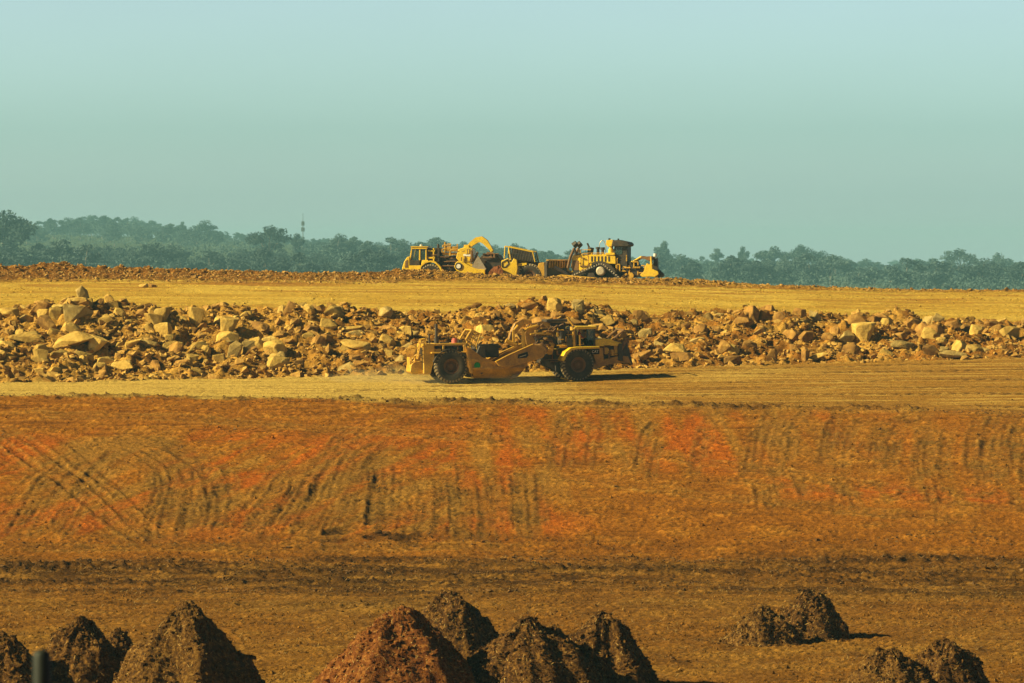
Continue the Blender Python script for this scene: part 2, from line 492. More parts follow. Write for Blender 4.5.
    for pts, hw, dep, dark in TR:
        if hw >= .44: continue
        for q in range(2):
            ox = trr.choice([-1, 1]) * trr.uniform(4, 11); oy = trr.uniform(-14, 14); lean = trr.uniform(-.12, .12)
            extra.append(([(a + ox + lean * (b - 480), b + oy) for a, b in pts], hw * .8, dep * .6, dark * .6))
    for pts, hw, dep, dark in TR + extra:
        pts = [(a, min(max(b, 409 + .012 * max(a - 512, 0)), 549)) for a, b in pts]
        amp = trr.choice([.45, .6, .75, .9]); hw = hw * trr.uniform(.7, 1.25); dark = dark * amp; dep = dep * amp
        jx = rng.uniform(-3, 3); jy = rng.uniform(-8, 8)
        W = [ground_at(a + jx, b + jy) for a, b in pts]
        # resample smoothly
        W = np.array([(a, b) for a, b, _ in W])
        tt = np.linspace(0, len(W) - 1, (len(W) - 1) * 5 + 1)
        wx = np.interp(tt, np.arange(len(W)), W[:, 0]); wy = np.interp(tt, np.arange(len(W)), W[:, 1])
        ker = np.ones(5) / 5
        if len(wx) > 9:
            wx[2:-2] = np.convolve(wx, ker, 'valid'); wy[2:-2] = np.convolve(wy, ker, 'valid')
        pad = 2.0
        r0, r1 = np.searchsorted(rows, [wy.min() - pad, wy.max() + pad])
        if r1 <= r0: continue
        mid = (r0 + r1) // 2
        c0 = max(0, np.searchsorted(X[r1 - 1], wx.min() - pad - 1) - 12); c1 = min(ncol, np.searchsorted(X[r0], wx.max() + pad + 1) + 12)
        xx, dd = X[r0:r1, c0:c1], D[r0:r1, c0:c1]
        xx = xx + 0.10 * n1[r0:r1, c0:c1]
        best = np.full(xx.shape, 1e9); along = np.zeros(xx.shape)
        acc = 0
        for i in range(len(wx) - 1):
            ax, ay, bx, by = wx[i], wy[i], wx[i + 1], wy[i + 1]
            L2 = (bx - ax) ** 2 + (by - ay) ** 2 + 1e-9
            t = np.clip(((xx - ax) * (bx - ax) + (dd - ay) * (by - ay)) / L2, 0, 1)
            q = np.hypot(xx - ax - t * (bx - ax), dd - ay - t * (by - ay))
            k = q < best
            best = np.where(k, q, best); along = np.where(k, acc + t * math.sqrt(L2), along)
            acc += math.sqrt(L2)
        fade = sstep(0, 4, along) * (1 - sstep(acc - 4, acc, along)) * (0.50 + 0.5 * sstep(-.35, .45, fbm(xx / 2.1, dd / 3.1, 3, 301)))
        inside = (1 - sstep(hw * .75, hw * 1.15, best)) * fade
        edge = np.exp(-((best - hw * 1.5) / (hw * .45)) ** 2) * fade
        cleat = 0.5 + 0.5 * np.sin(along * 2 * np.pi / 0.55)
        rut[r0:r1, c0:c1] += (-dep * inside * (0.7 + .3 * cleat) + dep * .6 * edge)
        line = np.exp(-((best - hw * .95) / .13) ** 2) * fade * dark
        lin[r0:r1, c0:c1] = np.maximum(lin[r0:r1, c0:c1], line)
        rutc[r0:r1, c0:c1] = np.maximum(rutc[r0:r1, c0:c1], inside * dark * (.55 + .45 * cleat) * (.5 + .5 * fade))
        rim[r0:r1, c0:c1] = np.maximum(rim[r0:r1, c0:c1], edge * .7 * (.4 + .6 * amp))
    CS = mix(CS, (0.47, 0.29, 0.095), rim * (.8 + 1.0 * n2))
    CS = mix(CS, (0.30, 0.188, 0.058), rutc * (1.2 + .6 * n2))
    CS = mix(CS, (0.085, 0.048, 0.017), lin * (1.05 + .9 * n2))  # dark rut edges: shade of the rut walls put into the colour
    HS = HS + rut * .55
    # dark churned foot of the left tracks
    churn = np.exp(-((py - 536) / 11) ** 2) * sstep(290, 320, P) * (1 - sstep(430, 470, P)) * sstep(.0, .5, fbm(X / 1.3, D / 2.2, 3, 411))
    CS = mix(CS, (0.05, 0.026, 0.012), churn * .85)
    HS = HS + churn * .18 * n2
    C = C * (1 - zs[..., None]) + CS * zs[..., None]
    H = H * (1 - zs) + HS * zs + H * 0
    C = mix(C, (0.070, 0.036, 0.013), np.clip(rowmask * (1 - zs * .5) * (1 + .5 * n2), 0, .95))
    # ---- haul road
    wd_ = np.interp(np.clip(0.5 + X / 67, 0, 1), [.3, .75], [.5, 4.5])
    zr_ = sstep(-1, 1, (D - de + .5 * n1 + np.where(wd_ > .6, 1.2 * n3, 0)) / wd_) * (1 - sstep(-0.5, 0.8, D - dt + .8 * n1))
    U = np.clip(0.5 + X / 67, 0, 1)
    CR = np.ones((nr, ncol, 3)) * A((0.53, 0.42, 0.165))
    CR = mix(CR, (0.31, 0.180, 0.048), sstep(.40, .78, U + .25 * n3))
    CR = mix(CR, (0.56, 0.43, 0.17), sstep(.1, .6, streak) * .6)
    CR = mix(CR, (0.24, 0.14, 0.045), sstep(.15, .6, -streak) * (.35 + .5 * U))
    tr_ = np.clip((D - de) / np.maximum(dt - de, 1), 0, 1)
    HR = 0.025 * streak + 0.012 * n2
    for f, ww, ph in ((.10, .5, 0), (.30, .55, .3), (.42, .5, .1), (.58, .5, .2), (.80, .55, .4), (.9, .4, .2)):
        cc = de + f * (dt - de) + 1.3 * fbm(X / 19, X * 0 + f * 30, 3, 333)
        band = (1 - sstep(ww * .8, ww * 1.2, np.abs(D - cc))) * sstep(-.35, .35, fbm(X / 6, D / 1.5, 3, 340 + int(f * 10)) + (U - .5) * .9)
        tw = 0.5 + 0.5 * np.sin(2 * np.pi * (X * 1.15 + np.abs(D - cc) * .9 + ph))
        HR += band * (0.09 * (tw - .5)) * (.5 + n2)
        CR = mix(CR, (0.14, 0.082, 0.03), band * (.30 + .7 * (tw < .45)) * (0.25 + .75 * U))
    # dark shoulder line along the outer edge
    sh = np.exp(-((D - de - 0.1 - .5 * n1) / .55) ** 2) * sstep(-.45, .3, fbm(X / 6, D / 3, 3, 350))
    C = C * (1 - zr_[..., None]) + CR * zr_[..., None]
    H = H * (1 - zr_) + HR * zr_
    C = mix(C, (0.10, 0.052, 0.018), sh * .85)
    H += sh * .2 * (.6 + n2)
    # ---- rock bank (earth between the boulders)
    zk = sstep(-0.6, 0.8, D - dt + .8 * n1) * (1 - sstep(0.5, 3.0, D - db + 1.2 * n1))
    CK = np.ones((nr, ncol, 3)) * A((0.27, 0.135, 0.033))
    CK = mix(CK, (0.36, 0.22, 0.062), 1 - sstep(250, 430, P))
    CK = mix(CK, (0.42, 0.27, 0.085), sstep(-.1, .6, n1 + n3 * .5))
    CK = mix(CK, (0.13, 0.065, 0.020), sstep(.1, .7, -n1 - n2 * .3))
    HK = 0.5 * fbm(X / 2.6, D / 2.6, 4, 501) + 0.22 * fbm(X / .7, D / .7, 4, 507) + 0.07 * n2
    C = C * (1 - zk[..., None]) + CK * zk[..., None]
    H = H * (1 - zk) + HK * zk
    # ---- bench
    zb_ = sstep(0.5, 3.0, D - db + 1.2 * n1)
    sb = fbm(X / 13 + n3 * .4, D / 4.5, 5, 601, .6)
    CB = np.ones((nr, ncol, 3)) * A((0.50, 0.36, 0.085))
    CB = mix(CB, (0.58, 0.45, 0.13), sstep(-.1, .5, sb + .3 * n3))
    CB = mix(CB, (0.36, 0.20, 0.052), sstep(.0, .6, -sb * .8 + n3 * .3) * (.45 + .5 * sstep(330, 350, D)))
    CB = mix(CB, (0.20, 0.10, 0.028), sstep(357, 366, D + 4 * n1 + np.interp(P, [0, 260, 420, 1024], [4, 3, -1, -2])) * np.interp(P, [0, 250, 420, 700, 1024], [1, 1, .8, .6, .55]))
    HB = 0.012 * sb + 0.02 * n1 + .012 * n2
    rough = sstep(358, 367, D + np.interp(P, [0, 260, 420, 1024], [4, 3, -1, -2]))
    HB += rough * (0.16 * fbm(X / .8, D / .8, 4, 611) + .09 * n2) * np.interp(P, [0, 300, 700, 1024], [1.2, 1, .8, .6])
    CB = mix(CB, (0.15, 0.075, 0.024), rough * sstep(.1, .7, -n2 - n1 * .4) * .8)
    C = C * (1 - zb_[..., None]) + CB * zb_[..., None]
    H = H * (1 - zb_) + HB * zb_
    # ---- valley beyond
    zf = sstep(396, 420, D)
    C = C * (1 - zf[..., None]) + A((0.065, 0.085, 0.030)) * (1 + .4 * n3[..., None]) * zf[..., None]
    H = np.where(near | ((D > 130) & (D < 410)), H, 0)
    # hand-sized cloddy grain: relief, plus lit and shaded speckle in the colour
    hf = rng.normal(size=(nr + 1, ncol + 1))
    hf = np.clip((hf[:-1, :-1] + hf[1:, :-1] + .6 * hf[:-1, 1:] + .6 * hf[1:, 1:]) / 1.65, -2, 2)
    clump = .55 + .6 * sstep(-.4, .5, n1 + n2 * .4)
    zone_gr = np.where(near, clump * (1 - .75 * zr_) * (1 - .5 * zb_ * (1 - rough)), 0)
    H = H + .022 * hf * zone_gr
    Z = Z + H
    V = np.stack([X, D, Z], axis=-1).reshape(-1, 3)
    idx = np.arange(nr * ncol).reshape(nr, ncol)
    Q = np.stack([idx[:-1, :-1], idx[:-1, 1:], idx[1:, 1:], idx[1:, :-1]], axis=-1)
    dm = 0.5 * (D[:-1, :-1] + D[1:, 1:]); xm = 0.5 * (X[:-1, :-1] + X[1:, 1:])
    b = breaks(xm)
    cls = np.zeros(dm.shape, int)
    cls[(dm > 223) & (dm <= b[0])] = 1
    cls[(dm > b[0]) & (dm <= b[2])] = 2
    cls[(dm > b[6] + 1.5) & (dm <= 398)] = 3
    C = C * A((0.96, 0.84, 0.52)) * (1 - .29 * (1 - sstep(-1, 1, D - de)))[..., None] * (1 + hf[..., None] * (zone_gr * .22)[..., None])  # grain highs lighter, lows darker: lit and shaded clods put into the colour
    C4 = np.concatenate([np.clip(C, 0.003, .8), np.ones((nr, ncol, 1))], axis=-1).reshape(-1, 4).astype(np.float32)
    # material
    m, n, l, bs = new_mat('site_earth')
    at = n.new('ShaderNodeAttribute'); at.attribute_name = 'earth'
    g = n.new('ShaderNodeNewGeometry')
    t = noise_node(n, l, 3.4, 8, 0.75, g.outputs['Position'])
    r = ramp(n, [(0.30, (0.68, 0.65, 0.60)), (0.5, (1, 1, 1)), (0.70, (1.22, 1.22, 1.22))])
    l.new(t.outputs[0], r.inputs[0])
    t3 = noise_node(n, l, 9.0, 4, 0.7, g.outputs['Position'])
    r3 = ramp(n, [(0.33, (0.40, 0.36, 0.30)), (0.47, (1, 1, 1)), (0.68, (1.22, 1.22, 1.22))])
    l.new(t3.outputs[0], r3.inputs[0])
    c = mixc(n, l, 1.0, at.outputs['Color'], r.outputs[0], 'MULTIPLY')
    c = mixc(n, l, 1.0, c, r3.outputs[0], 'MULTIPLY')
    l.new(c, bs.inputs['Base Color'])
    t2 = noise_node(n, l, 5.0, 7, 0.75, g.outputs['Position'])
    bp = n.new('ShaderNodeBump'); bp.inputs['Strength'].default_value = 0.7; bp.inputs['Distance'].default_value = 0.2
    l.new(t2.outputs[0], bp.inputs['Height']); l.new(bp.outputs[0], bs.inputs['Normal'])
    bs.inputs['Roughness'].default_value = 0.97
    bs.inputs['Specular IOR Level'].default_value = 0.05
    for k, nm in enumerate(['ground', 'clay_slope', 'dirt_road', 'earth_bench']):
        q = Q[cls == k].reshape(-1, 4)
        used, inv = np.unique(q, return_inverse=True)
        me = mesh_np(nm, V[used], inv.reshape(-1, 4), True)
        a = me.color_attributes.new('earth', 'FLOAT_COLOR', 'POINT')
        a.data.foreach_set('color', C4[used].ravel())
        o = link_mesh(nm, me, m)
        tag(o, kind='structure')
    return rows, X, Z, C, w, nf, nc, m

ROWS, GX, GZ, GC, GW, NF, NC, EARTH = build_ground()
def gz(x, d):
    """actual ground height, micro relief included"""
    i = int(np.clip(np.searchsorted(ROWS, d) - 1, 0, len(ROWS) - 2))
    t = (d - ROWS[i]) / (ROWS[i + 1] - ROWS[i])
    return float(np.interp(x, GX[i], GZ[i]) * (1 - t) + np.interp(x, GX[i + 1], GZ[i + 1]) * t)

def sample_ground(x, d):
    i = np.clip(np.searchsorted(ROWS, d) - 1, 0, len(ROWS) - 2)
    t = (d - ROWS[i]) / (ROWS[i + 1] - ROWS[i])
    def at(r):
        c = np.clip((x / GW[r] + 1) / 2 * (NF - 1) + NC, 0, GX.shape[1] - 1.001)
        c0 = c.astype(int); f = c - c0
        return GZ[r, c0] * (1 - f) + GZ[r, c0 + 1] * f, GC[r, c0]
    z0, c0 = at(i); z1, c1 = at(i + 1)
    return z0 * (1 - t) + z1 * t, c0

def crumbs(name, n, d0, d1, smin, sexp, smax, label, seed, mask=None):
    """crumbs of earth lying on the ground in the colour of the ground, one mesh (stuff)"""
    g = np.random.default_rng(seed)
    d = np.sqrt(g.uniform(d0 ** 2, d1 ** 2, n)); x = g.uniform(-.128, .128, n) * d
    if mask is not None:
        k = g.random(n) < mask(x, d); x, d = x[k], d[k]; n = len(x)
    z, c = sample_ground(x, d)
    s = np.minimum(smin + g.exponential(sexp, n), smax)
    base = np.array([(1, 0, 0), (.1, .9, 0), (-.95, .1, 0), (0, -1, 0), (.1, .05, .85), (0, 0, -.5)], float) * .5
    F8 = np.array([(0, 1, 4), (1, 2, 4), (2, 3, 4), (3, 0, 4), (1, 0, 5), (2, 1, 5), (3, 2, 5), (0, 3, 5)])
    a = g.uniform(0, 6.283, n); ca, sa = np.cos(a)[:, None], np.sin(a)[:, None]
    B = base[None] * (1 + g.uniform(-.35, .35, (n, 6, 3))) * s[:, None, None]
    V = np.stack([B[..., 0] * ca - B[..., 1] * sa + x[:, None], B[..., 0] * sa + B[..., 1] * ca + d[:, None], B[..., 2] + z[:, None] + (s * .12)[:, None]], -1).reshape(-1, 3)
    Fa = (F8[None] + (np.arange(n) * 6)[:, None, None]).reshape(-1, 3)
    me = mesh_np(name, V, Fa)
    cc = np.clip(c * g.uniform(.45, 1.45, (n, 1)), .003, .8)
    C4 = np.concatenate([np.repeat(cc, 6, 0), np.ones((n * 6, 1))], 1).astype(np.float32)
    at_ = me.color_attributes.new('earth', 'FLOAT_COLOR', 'POINT'); at_.data.foreach_set('color', C4.ravel())
    tag(link_mesh(name, me, EARTH), label, 'earth crumbs', kind='stuff')
crumbs('earth_crumbs', 90000, 156, 272, .05, .030, .28, 'crumbs of earth lying over the plain and the clay slope', 3,
       lambda x, d: np.clip(.45 + .9 * fbm(x / 3.5, d / 5, 3, 811), .08, 1) * np.interp(d, [156, 215, 228, 272], [.75, .9, .36, .34]))
crumbs('earth_crumbs', 22000, 300, 366, .06, .03, .28, 'crumbs of earth lying on the upper bench', 4,
       lambda x, d: np.clip(.3 + 1.0 * fbm(x / 6, d / 9, 3, 815), .03, 1))

# ------------------------------------------------------------------ haze
def haze():
    bm = bmesh.new()
    bmesh.ops.create_cube(bm, size=1, matrix=Matrix.Translation((0, 4960, 30)) @ Matrix.Diagonal((15600, 10300, 124, 1)))
    me = bpy.data.meshes.new('haze'); bm.to_mesh(me); bm.free()
    m = bpy.data.materials.new('haze'); m.use_nodes = True
    n, l = m.node_tree.nodes, m.node_tree.links
    n.clear()
    out = n.new('ShaderNodeOutputMaterial')
    v = n.new('ShaderNodeVolumePrincipled')
    v.inputs['Color'].default_value = (0.36, 0.77, 1.0, 1)
    v.inputs['Density'].default_value = 0.000108
    v.inputs['Anisotropy'].default_value = 0.0
    l.new(v.outputs[0], out.inputs['Volume'])
    o = link_mesh('haze', me, m)
    tag(o, kind='stuff')
haze()

# ------------------------------------------------------------------ rock and clod meshes
def hull_rock(seed, npts=16, box=0.55, bevel=0.05, ax=(1, .8, .65)):
    r = random.Random(seed)
    bm = bmesh.new()
    for i in range(npts):
        v = Vector((r.uniform(-1, 1), r.uniform(-1, 1), r.uniform(-1, 1)))
        k = max(abs(v.x), abs(v.y), abs(v.z))
        sph = v.normalized(); cub = v / k
        q = sph.lerp(cub, box * r.random()) * r.uniform(.82, 1.05)
        bm.verts.new((q.x * ax[0] * .5, q.y * ax[1] * .5, q.z * ax[2] * .5))
    h = bmesh.ops.convex_hull(bm, input=bm.verts)
    bmesh.ops.delete(bm, geom=[g for g in h['geom_interior'] if isinstance(g, bmesh.types.BMVert)], context='VERTS')
    bmesh.ops.dissolve_limit(bm, angle_limit=R(14), verts=bm.verts, edges=bm.edges)
    if bevel:
        bmesh.ops.bevel(bm, geom=list(bm.edges), offset=bevel, segments=1, affect='EDGES', clamp_overlap=True)
        bmesh.ops.triangulate(bm, faces=bm.faces)
        bmesh.ops.subdivide_edges(bm, edges=[e for e in bm.edges if e.calc_length() > .18], cuts=1)
        for v in bm.verts:
            q = v.co * 5.5
            nz = math.sin(q.x * 1.7 + seed) * math.sin(q.y * 2.1 + seed * .7) * math.sin(q.z * 1.9 + 1)
            v.co *= 1 + 0.05 * nz + r.uniform(-.015, .015)
    bmesh.ops.triangulate(bm, faces=bm.faces)
    bmesh.ops.recalc_face_normals(bm, faces=bm.faces)
    return bm

def bm_arrays(bm):
    bm.verts.index_update()
    V = np.array([v.co[:] for v in bm.verts]); Fq = np.array([[v.index for v in f.verts] for f in bm.faces])
    bm.free()
    return V, Fq

PEB = [bm_arrays(hull_rock(900 + i, 9, .6, 0, (1, .85, .7))) for i in range(7)]

def scatter_mesh(name, pts, sizes, mat, label=None, cat=None, flat=1.0):
    """many small stones lying about, one mesh (stuff)"""
    Vs, Fs, off = [], [], 0
    for (x, y, z), s in zip(pts, sizes):
        v, f = PEB[rng.integers(len(PEB))]
        a = rng.uniform(0, 2 * np.pi); b = rng.uniform(-.6, .6)
        ca, sa, cb, sb_ = math.cos(a), math.sin(a), math.cos(b), math.sin(b)
        q = v * np.array([s, s * rng.uniform(.7, 1.1), s * flat * rng.uniform(.7, 1.2)])
        qx = q[:, 0] * cb - q[:, 2] * sb_; qz = q[:, 0] * sb_ + q[:, 2] * cb
        Vs.append(np.stack([qx * ca - q[:, 1] * sa + x, qx * sa + q[:, 1] * ca + y, qz + z], -1))
        Fs.append(f + off); off += len(v)
    me = mesh_np(name, np.concatenate(Vs), np.concatenate(Fs))
    o = link_mesh(name, me, mat)
    tag(o, label, cat, kind='stuff')
    return o

# ------------------------------------------------------------------ boulders of the bank
protos = []
for i in range(18):
    kind = ('rock_pale', 'rock_brown', 'rock_grey')[i % 3]
    ax = [(1, .8, .7), (1, .75, .55), (1, .9, .85), (1, .6, .45), (.95, .8, 1.0), (1, .85, .6)][(i // 3) % 6]
    bm = hull_rock(40 + i * 3, random.Random(i).choice([11, 13, 15, 18]), .8, .022, ax)
    me = bpy.data.meshes.new('boulder'); bm.to_mesh(me); bm.free()
    me.materials.append(M[kind])
    protos.append((kind, i, me))
def pick(kind):
    return random.choice([p for p in protos if p[0] == kind])[2]

KEY = [  # column, row, width px, height px, kind, own label
 (83, 297, 15, 17, 'rock_grey', 'tall dark peaked boulder, the highest one on the left crest of the rock bank'),
 (98, 301, 13, 13, 'rock_brown', 'round brown boulder on the crest just right of the highest peaked boulder'),
 (109, 298, 9, 14, 'rock_pale', 'narrow pointed boulder standing upright on the crest, third in the left crest trio'),
 (41, 306, 18, 13, 'rock_brown', None), (25, 315, 14, 16, 'rock_grey', None), (77, 316, 30, 17, 'rock_grey', 'broad dark boulder below the highest peaked boulder of the left crest'),
 (49, 324, 30, 16, 'rock_brown', None), (60, 310, 15, 16, 'rock_pale', None), (143, 310, 14, 14, 'rock_brown', None), (153, 312, 10, 14, 'rock_pale', None),
 (192, 318, 21, 20, 'rock_pale', 'large pale blocky boulder throwing a dark shadow, in the upper left of the rock bank'), (231, 327, 24, 20, 'rock_pale', None), (235, 348, 17, 18, 'rock_grey', 'grey pointed block leaning on a pale flat boulder, lower left part of the rock bank'),
 (250, 344, 22, 14, 'rock_grey', None), (217, 307, 24, 13, 'rock_brown', None), (245, 307, 12, 12, 'rock_brown', None), (150, 326, 20, 12, 'rock_pale', None),
 (75, 340, 46, 14, 'rock_pale', 'longest pale slab lying tilted across the left side of the rock bank'), (42, 357, 26, 13, 'rock_pale', None), (60, 349, 24, 12, 'rock_pale', None),
 (132, 346, 20, 10, 'rock_pale', None), (147, 345, 24, 10, 'rock_grey', None), (125, 362, 25, 14, 'rock_pale', None), (72, 329, 22, 12, 'rock_pale', None), (28, 336, 36, 12, 'rock_pale', None),
 (10, 312, 22, 18, 'rock_pale', None), (8, 345, 26, 12, 'rock_pale', None), (105, 322, 16, 12, 'rock_pale', None), (120, 314, 14, 9, 'rock_pale', None), (170, 345, 14, 12, 'rock_pale', None),
 (175, 352, 16, 10, 'rock_brown', None), (200, 345, 24, 16, 'rock_pale', None), (218, 356, 16, 12, 'rock_pale', None), (38, 372, 14, 10, 'rock_pale', None), (100, 370, 14, 10, 'rock_brown', None),
 (335, 313, 24, 15, 'rock_pale', 'sunlit pale boulder with a dark overhang on top of the bank, above the middle left'), (353, 325, 28, 11, 'rock_pale', None), (357, 345, 34, 13, 'rock_pale', 'long pale block low in the rock bank, nearest to the left of the moving scraper'), (388, 329, 24, 12, 'rock_brown', None),
 (386, 311, 12, 12, 'rock_grey', None), (290, 312, 14, 13, 'rock_brown', None), (262, 344, 14, 14, 'rock_pale', None), (275, 352, 22, 12, 'rock_pale', None), (310, 325, 16, 12, 'rock_brown', None), (320, 341, 16, 10, 'rock_brown', None),
 (468, 316, 15, 15, 'rock_pale', 'rounded pale boulder standing on the bank right above the rear of the moving scraper'), (479, 317, 11, 13, 'rock_pale', None), (472, 307, 20, 9, 'rock_brown', None), (497, 318, 12, 12, 'rock_brown', None),
 (530, 306, 18, 12, 'rock_brown', None), (555, 309, 16, 14, 'rock_pale', None), (583, 307, 18, 12, 'rock_brown', None), (608, 318, 16, 14, 'rock_pale', None), (560, 321, 40, 8, 'rock_brown', 'long flat dark slab on the bank right behind the cab of the moving scraper'),
 (630, 318, 16, 14, 'rock_grey', None), (595, 330, 14, 12, 'rock_pale', None), (642, 312, 12, 10, 'rock_brown', None), (620, 335, 14, 11, 'rock_brown', None),
 (665, 329, 22, 12, 'rock_pale', None), (678, 347, 26, 15, 'rock_pale', 'pale rounded boulder beside a black hollow, first big one right of moving scraper'), (725, 349, 16, 13, 'rock_brown', None), (772, 355, 11, 17, 'rock_brown', 'upright narrow brown slab standing at the foot of the right bank'),
 (805, 356, 8, 14, 'rock_brown', None), (730, 358, 24, 8, 'rock_brown', None), (683, 358, 22, 9, 'rock_brown', None), (708, 315, 10, 11, 'rock_grey', None), (745, 322, 16, 12, 'rock_brown', None), (765, 314, 14, 10, 'rock_brown', None), (700, 330, 18, 12, 'rock_brown', None), (750, 345, 16, 12, 'rock_brown', None),
 (800, 312, 12, 13, 'rock_brown', None), (815, 313, 12, 12, 'rock_grey', None), (790, 330, 20, 14, 'rock_brown', None), (830, 340, 20, 12, 'rock_brown', None), (835, 330, 14, 12, 'rock_pale', None), (818, 356, 24, 8, 'rock_pale', None), (850, 352, 20, 9, 'rock_pale', None),
 (867, 334, 30, 19, 'rock_pale', 'big pale triangular boulder in the middle of the right part of the bank'), (912, 321, 17, 11, 'rock_pale', None), (926, 319, 13, 15, 'rock_grey', None), (930, 332, 30, 17, 'rock_pale', None),
 (958, 344, 22, 21, 'rock_pale', 'largest upright pale boulder at the foot of the right end of the rock bank'), (952, 354, 30, 8, 'rock_grey', 'flat grey stone lying against the foot of the largest upright pale boulder'), (943, 341, 12, 15, 'rock_pale', None), (1005, 350, 28, 11, 'rock_pale', None), (975, 352, 18, 9, 'rock_pale', None),
 (857, 318, 22, 11, 'rock_brown', None), (882, 316, 16, 10, 'rock_brown', None), (902, 346, 22, 14, 'rock_grey', None), (1010, 332, 18, 13, 'rock_pale', None), (992, 324, 16, 14, 'rock_brown', None), (978, 336, 18, 12, 'rock_pale', None), (885, 350, 16, 10, 'rock_pale', None),
]
nb = 0
def boulder(px, py, w, h, kind, label, sink=0.28, group='boulders of the rock bank', dmin=268):
    global nb
    x, d, z = ground_at(px, min(py + h * .32, 379), dmin)
    s = w * d / F
    sh = max(h * d / F, .3)
    o = link_mesh('boulder', pick(kind))
    o.scale = (s * 1.2, s * random.uniform(.9, 1.2), sh * 1.75)
    o.rotation_euler = (random.uniform(-.25, .25), random.uniform(-.3, .3), random.uniform(-.5, .5) + random.choice([0, math.pi]))
    o.location = (x, d, gz(x, d) + sh * (.5 - sink) - .06)
    side = 'left' if px < 430 else ('behind' if px < 640 else 'right')
    gl = {'left': 'tumbled ordinary boulder in the rock bank left of the moving scraper',
          'behind': 'tumbled ordinary boulder in the rock bank behind the moving scraper',
          'right': 'tumbled ordinary boulder in the rock bank right of the moving scraper'}[side]
    gg = {'left': 'boulders of the bank left of the scraper', 'behind': 'boulders of the bank behind the scraper', 'right': 'boulders of the bank right of the scraper'}[side]
    if label: tag(o, label, 'boulder', 'large boulders of the rock bank')
    else: tag(o, gl, 'boulder', gg)
    nb += 1
    return o
for k in KEY:
    if k[0] > 600 and k[4] == 'rock_pale' and not k[5] and random.random() < .6: k = k[:4] + ('rock_brown', None)
    boulder(*k)
while nb < 297:
    px = random.uniform(-6, 1030)
    top = np.interp(px, RIDGE_PX, RIDGE_PY) - 2
    bot = np.interp(px, [0, 400, 512, 640, 1024], [376, 372, 366, 357, 352])
    py = random.uniform(top, bot)
    if 405 < px < 635 and py > 345 and random.random() < .8: continue
    dens = np.interp(px, [0, 250, 380, 440, 480, 600, 640, 1024], [1, .9, .6, .4, .8, .9, .7, .9])
    if random.random() > dens: continue
    w = random.choice([11, 12, 13, 14, 16, 18, 20, 23]) if px < 400 else random.choice([9, 10, 11, 12, 13, 15, 17, 20])
    pale = np.interp(px, [0, 240, 420, 700, 850, 1024], [.9, .8, .3, .08, .15, .3])
    kind = 'rock_pale' if random.random() < pale else random.choice(['rock_brown', 'rock_brown', 'rock_grey'])
    boulder(px, py, w, w * random.uniform(.5, .9), kind, None, .38)
# two stones on the left berm
for px, py, w, h, kd, lb in ((144, 285, 10, 7, 'rock_pale', 'lone pale boulder resting on the clod berm far left of the yellow machines'), (152, 285, 9, 6, 'rock_brown', 'dark flat stone touching the lone pale boulder on the clod berm')):
    o = boulder(px, py, w, h, kd, lb, .2, dmin=330)
    o['group'] = 'stones on the clod berm'
for px, py, w, h, lb in ((862, 285, 9, 6, 'dark clump lying on the brow of the bench right of the bulldozer'),):
    o = boulder(px, py, w, h, 'rock_brown', lb, .2, dmin=330)
    o['group'] = 'stones on the clod berm'

# smaller rubble of the bank
pts, sz = [], []
while len(pts) < 12000:
    px = random.uniform(-120, 1150)
    top = np.interp(px, RIDGE_PX, RIDGE_PY) - 3
    bot = np.interp(px, [0, 400, 512, 640, 1024], [382, 378, 371, 362, 356]) + 1
    py = random.uniform(top, bot)
    x = (px - 512) / F * 290; b = breaks(np.array(x)); 
    t = (bot - py) / (bot - top)
    d = float(b[2] + (b[4] + 1.5 - b[2]) * t + random.uniform(-.5, .5))
    x = (px - 512) / F * d
    s = min(0.14 + random.expovariate(1 / (0.21 if px < 400 else .15)), 0.95)
    pts.append((x, d, gz(x, d) + s * .12)); sz.append(s)
scatter_mesh('rubble', pts, sz, M['rubble'], 'loose rubble and small stones filling the rock bank', 'rubble', .85)

# clods: brow berm, foot-of-slope rows, road shoulder, odd ones on the slope
pts, sz = [], []
for i in range(14000):
    px = random.uniform(-60, 1090)
    if random.random() > np.interp(px, [0, 300, 420, 680, 760, 1024], [1, .9, .8, .7, .4, .35]): continue
    d = random.gauss(368.5, 3.2) if random.random() < .6 else random.uniform(356, 371)
    if px > 400: d = random.gauss(370, 1.6)
    x = (px - 512) / F * d
    s = min(.13 + random.expovariate(1 / .085), .55)
    pts.append((x, d, gz(x, d) + s * .15)); sz.append(s)
scatter_mesh('clods', pts, sz, M['clod'], 'brown earth clods heaped along the brow of the bench', 'earth clods', .9)
pts, sz = [], []
for i in range(7000):
    d0 = random.choice([227, 221.5, 221.5, 217, 217, 212.5, 207])
    px = random.uniform(-60, 1090)
    x = (px - 512) / F * d0
    d = d0 + float(2.0 * fbm(np.array(x / 16), np.array({227: 1, 221.5: 2, 217: 3, 212.5: 4, 207: 5}[d0]), 3, 90 + {227: 1, 221.5: 2, 217: 3, 212.5: 4, 207: 5}[d0])) + random.gauss(0, .8)
    if float(fbm(np.array(x / 7), np.array(d / 2.2), 4, 120 + {227: 1, 221.5: 2, 217: 3, 212.5: 4, 207: 5}[d0])) < -.1 and random.random() < .8: continue
    s = min(.05 + random.expovariate(1 / .06), .38)
    pts.append((x, d, gz(x, d) + s * .15)); sz.append(s)
for i in range(1500):
    px = random.uniform(-40, 1070); x0 = (px - 512) / F * 268; b = breaks(np.array(x0))
    d = float(b[0]) + random.gauss(0, .6); x = (px - 512) / F * d
    s = min(.05 + random.expovariate(1 / .05), .3)
    pts.append((x, d, gz(x, d) + s * .15)); sz.append(s)
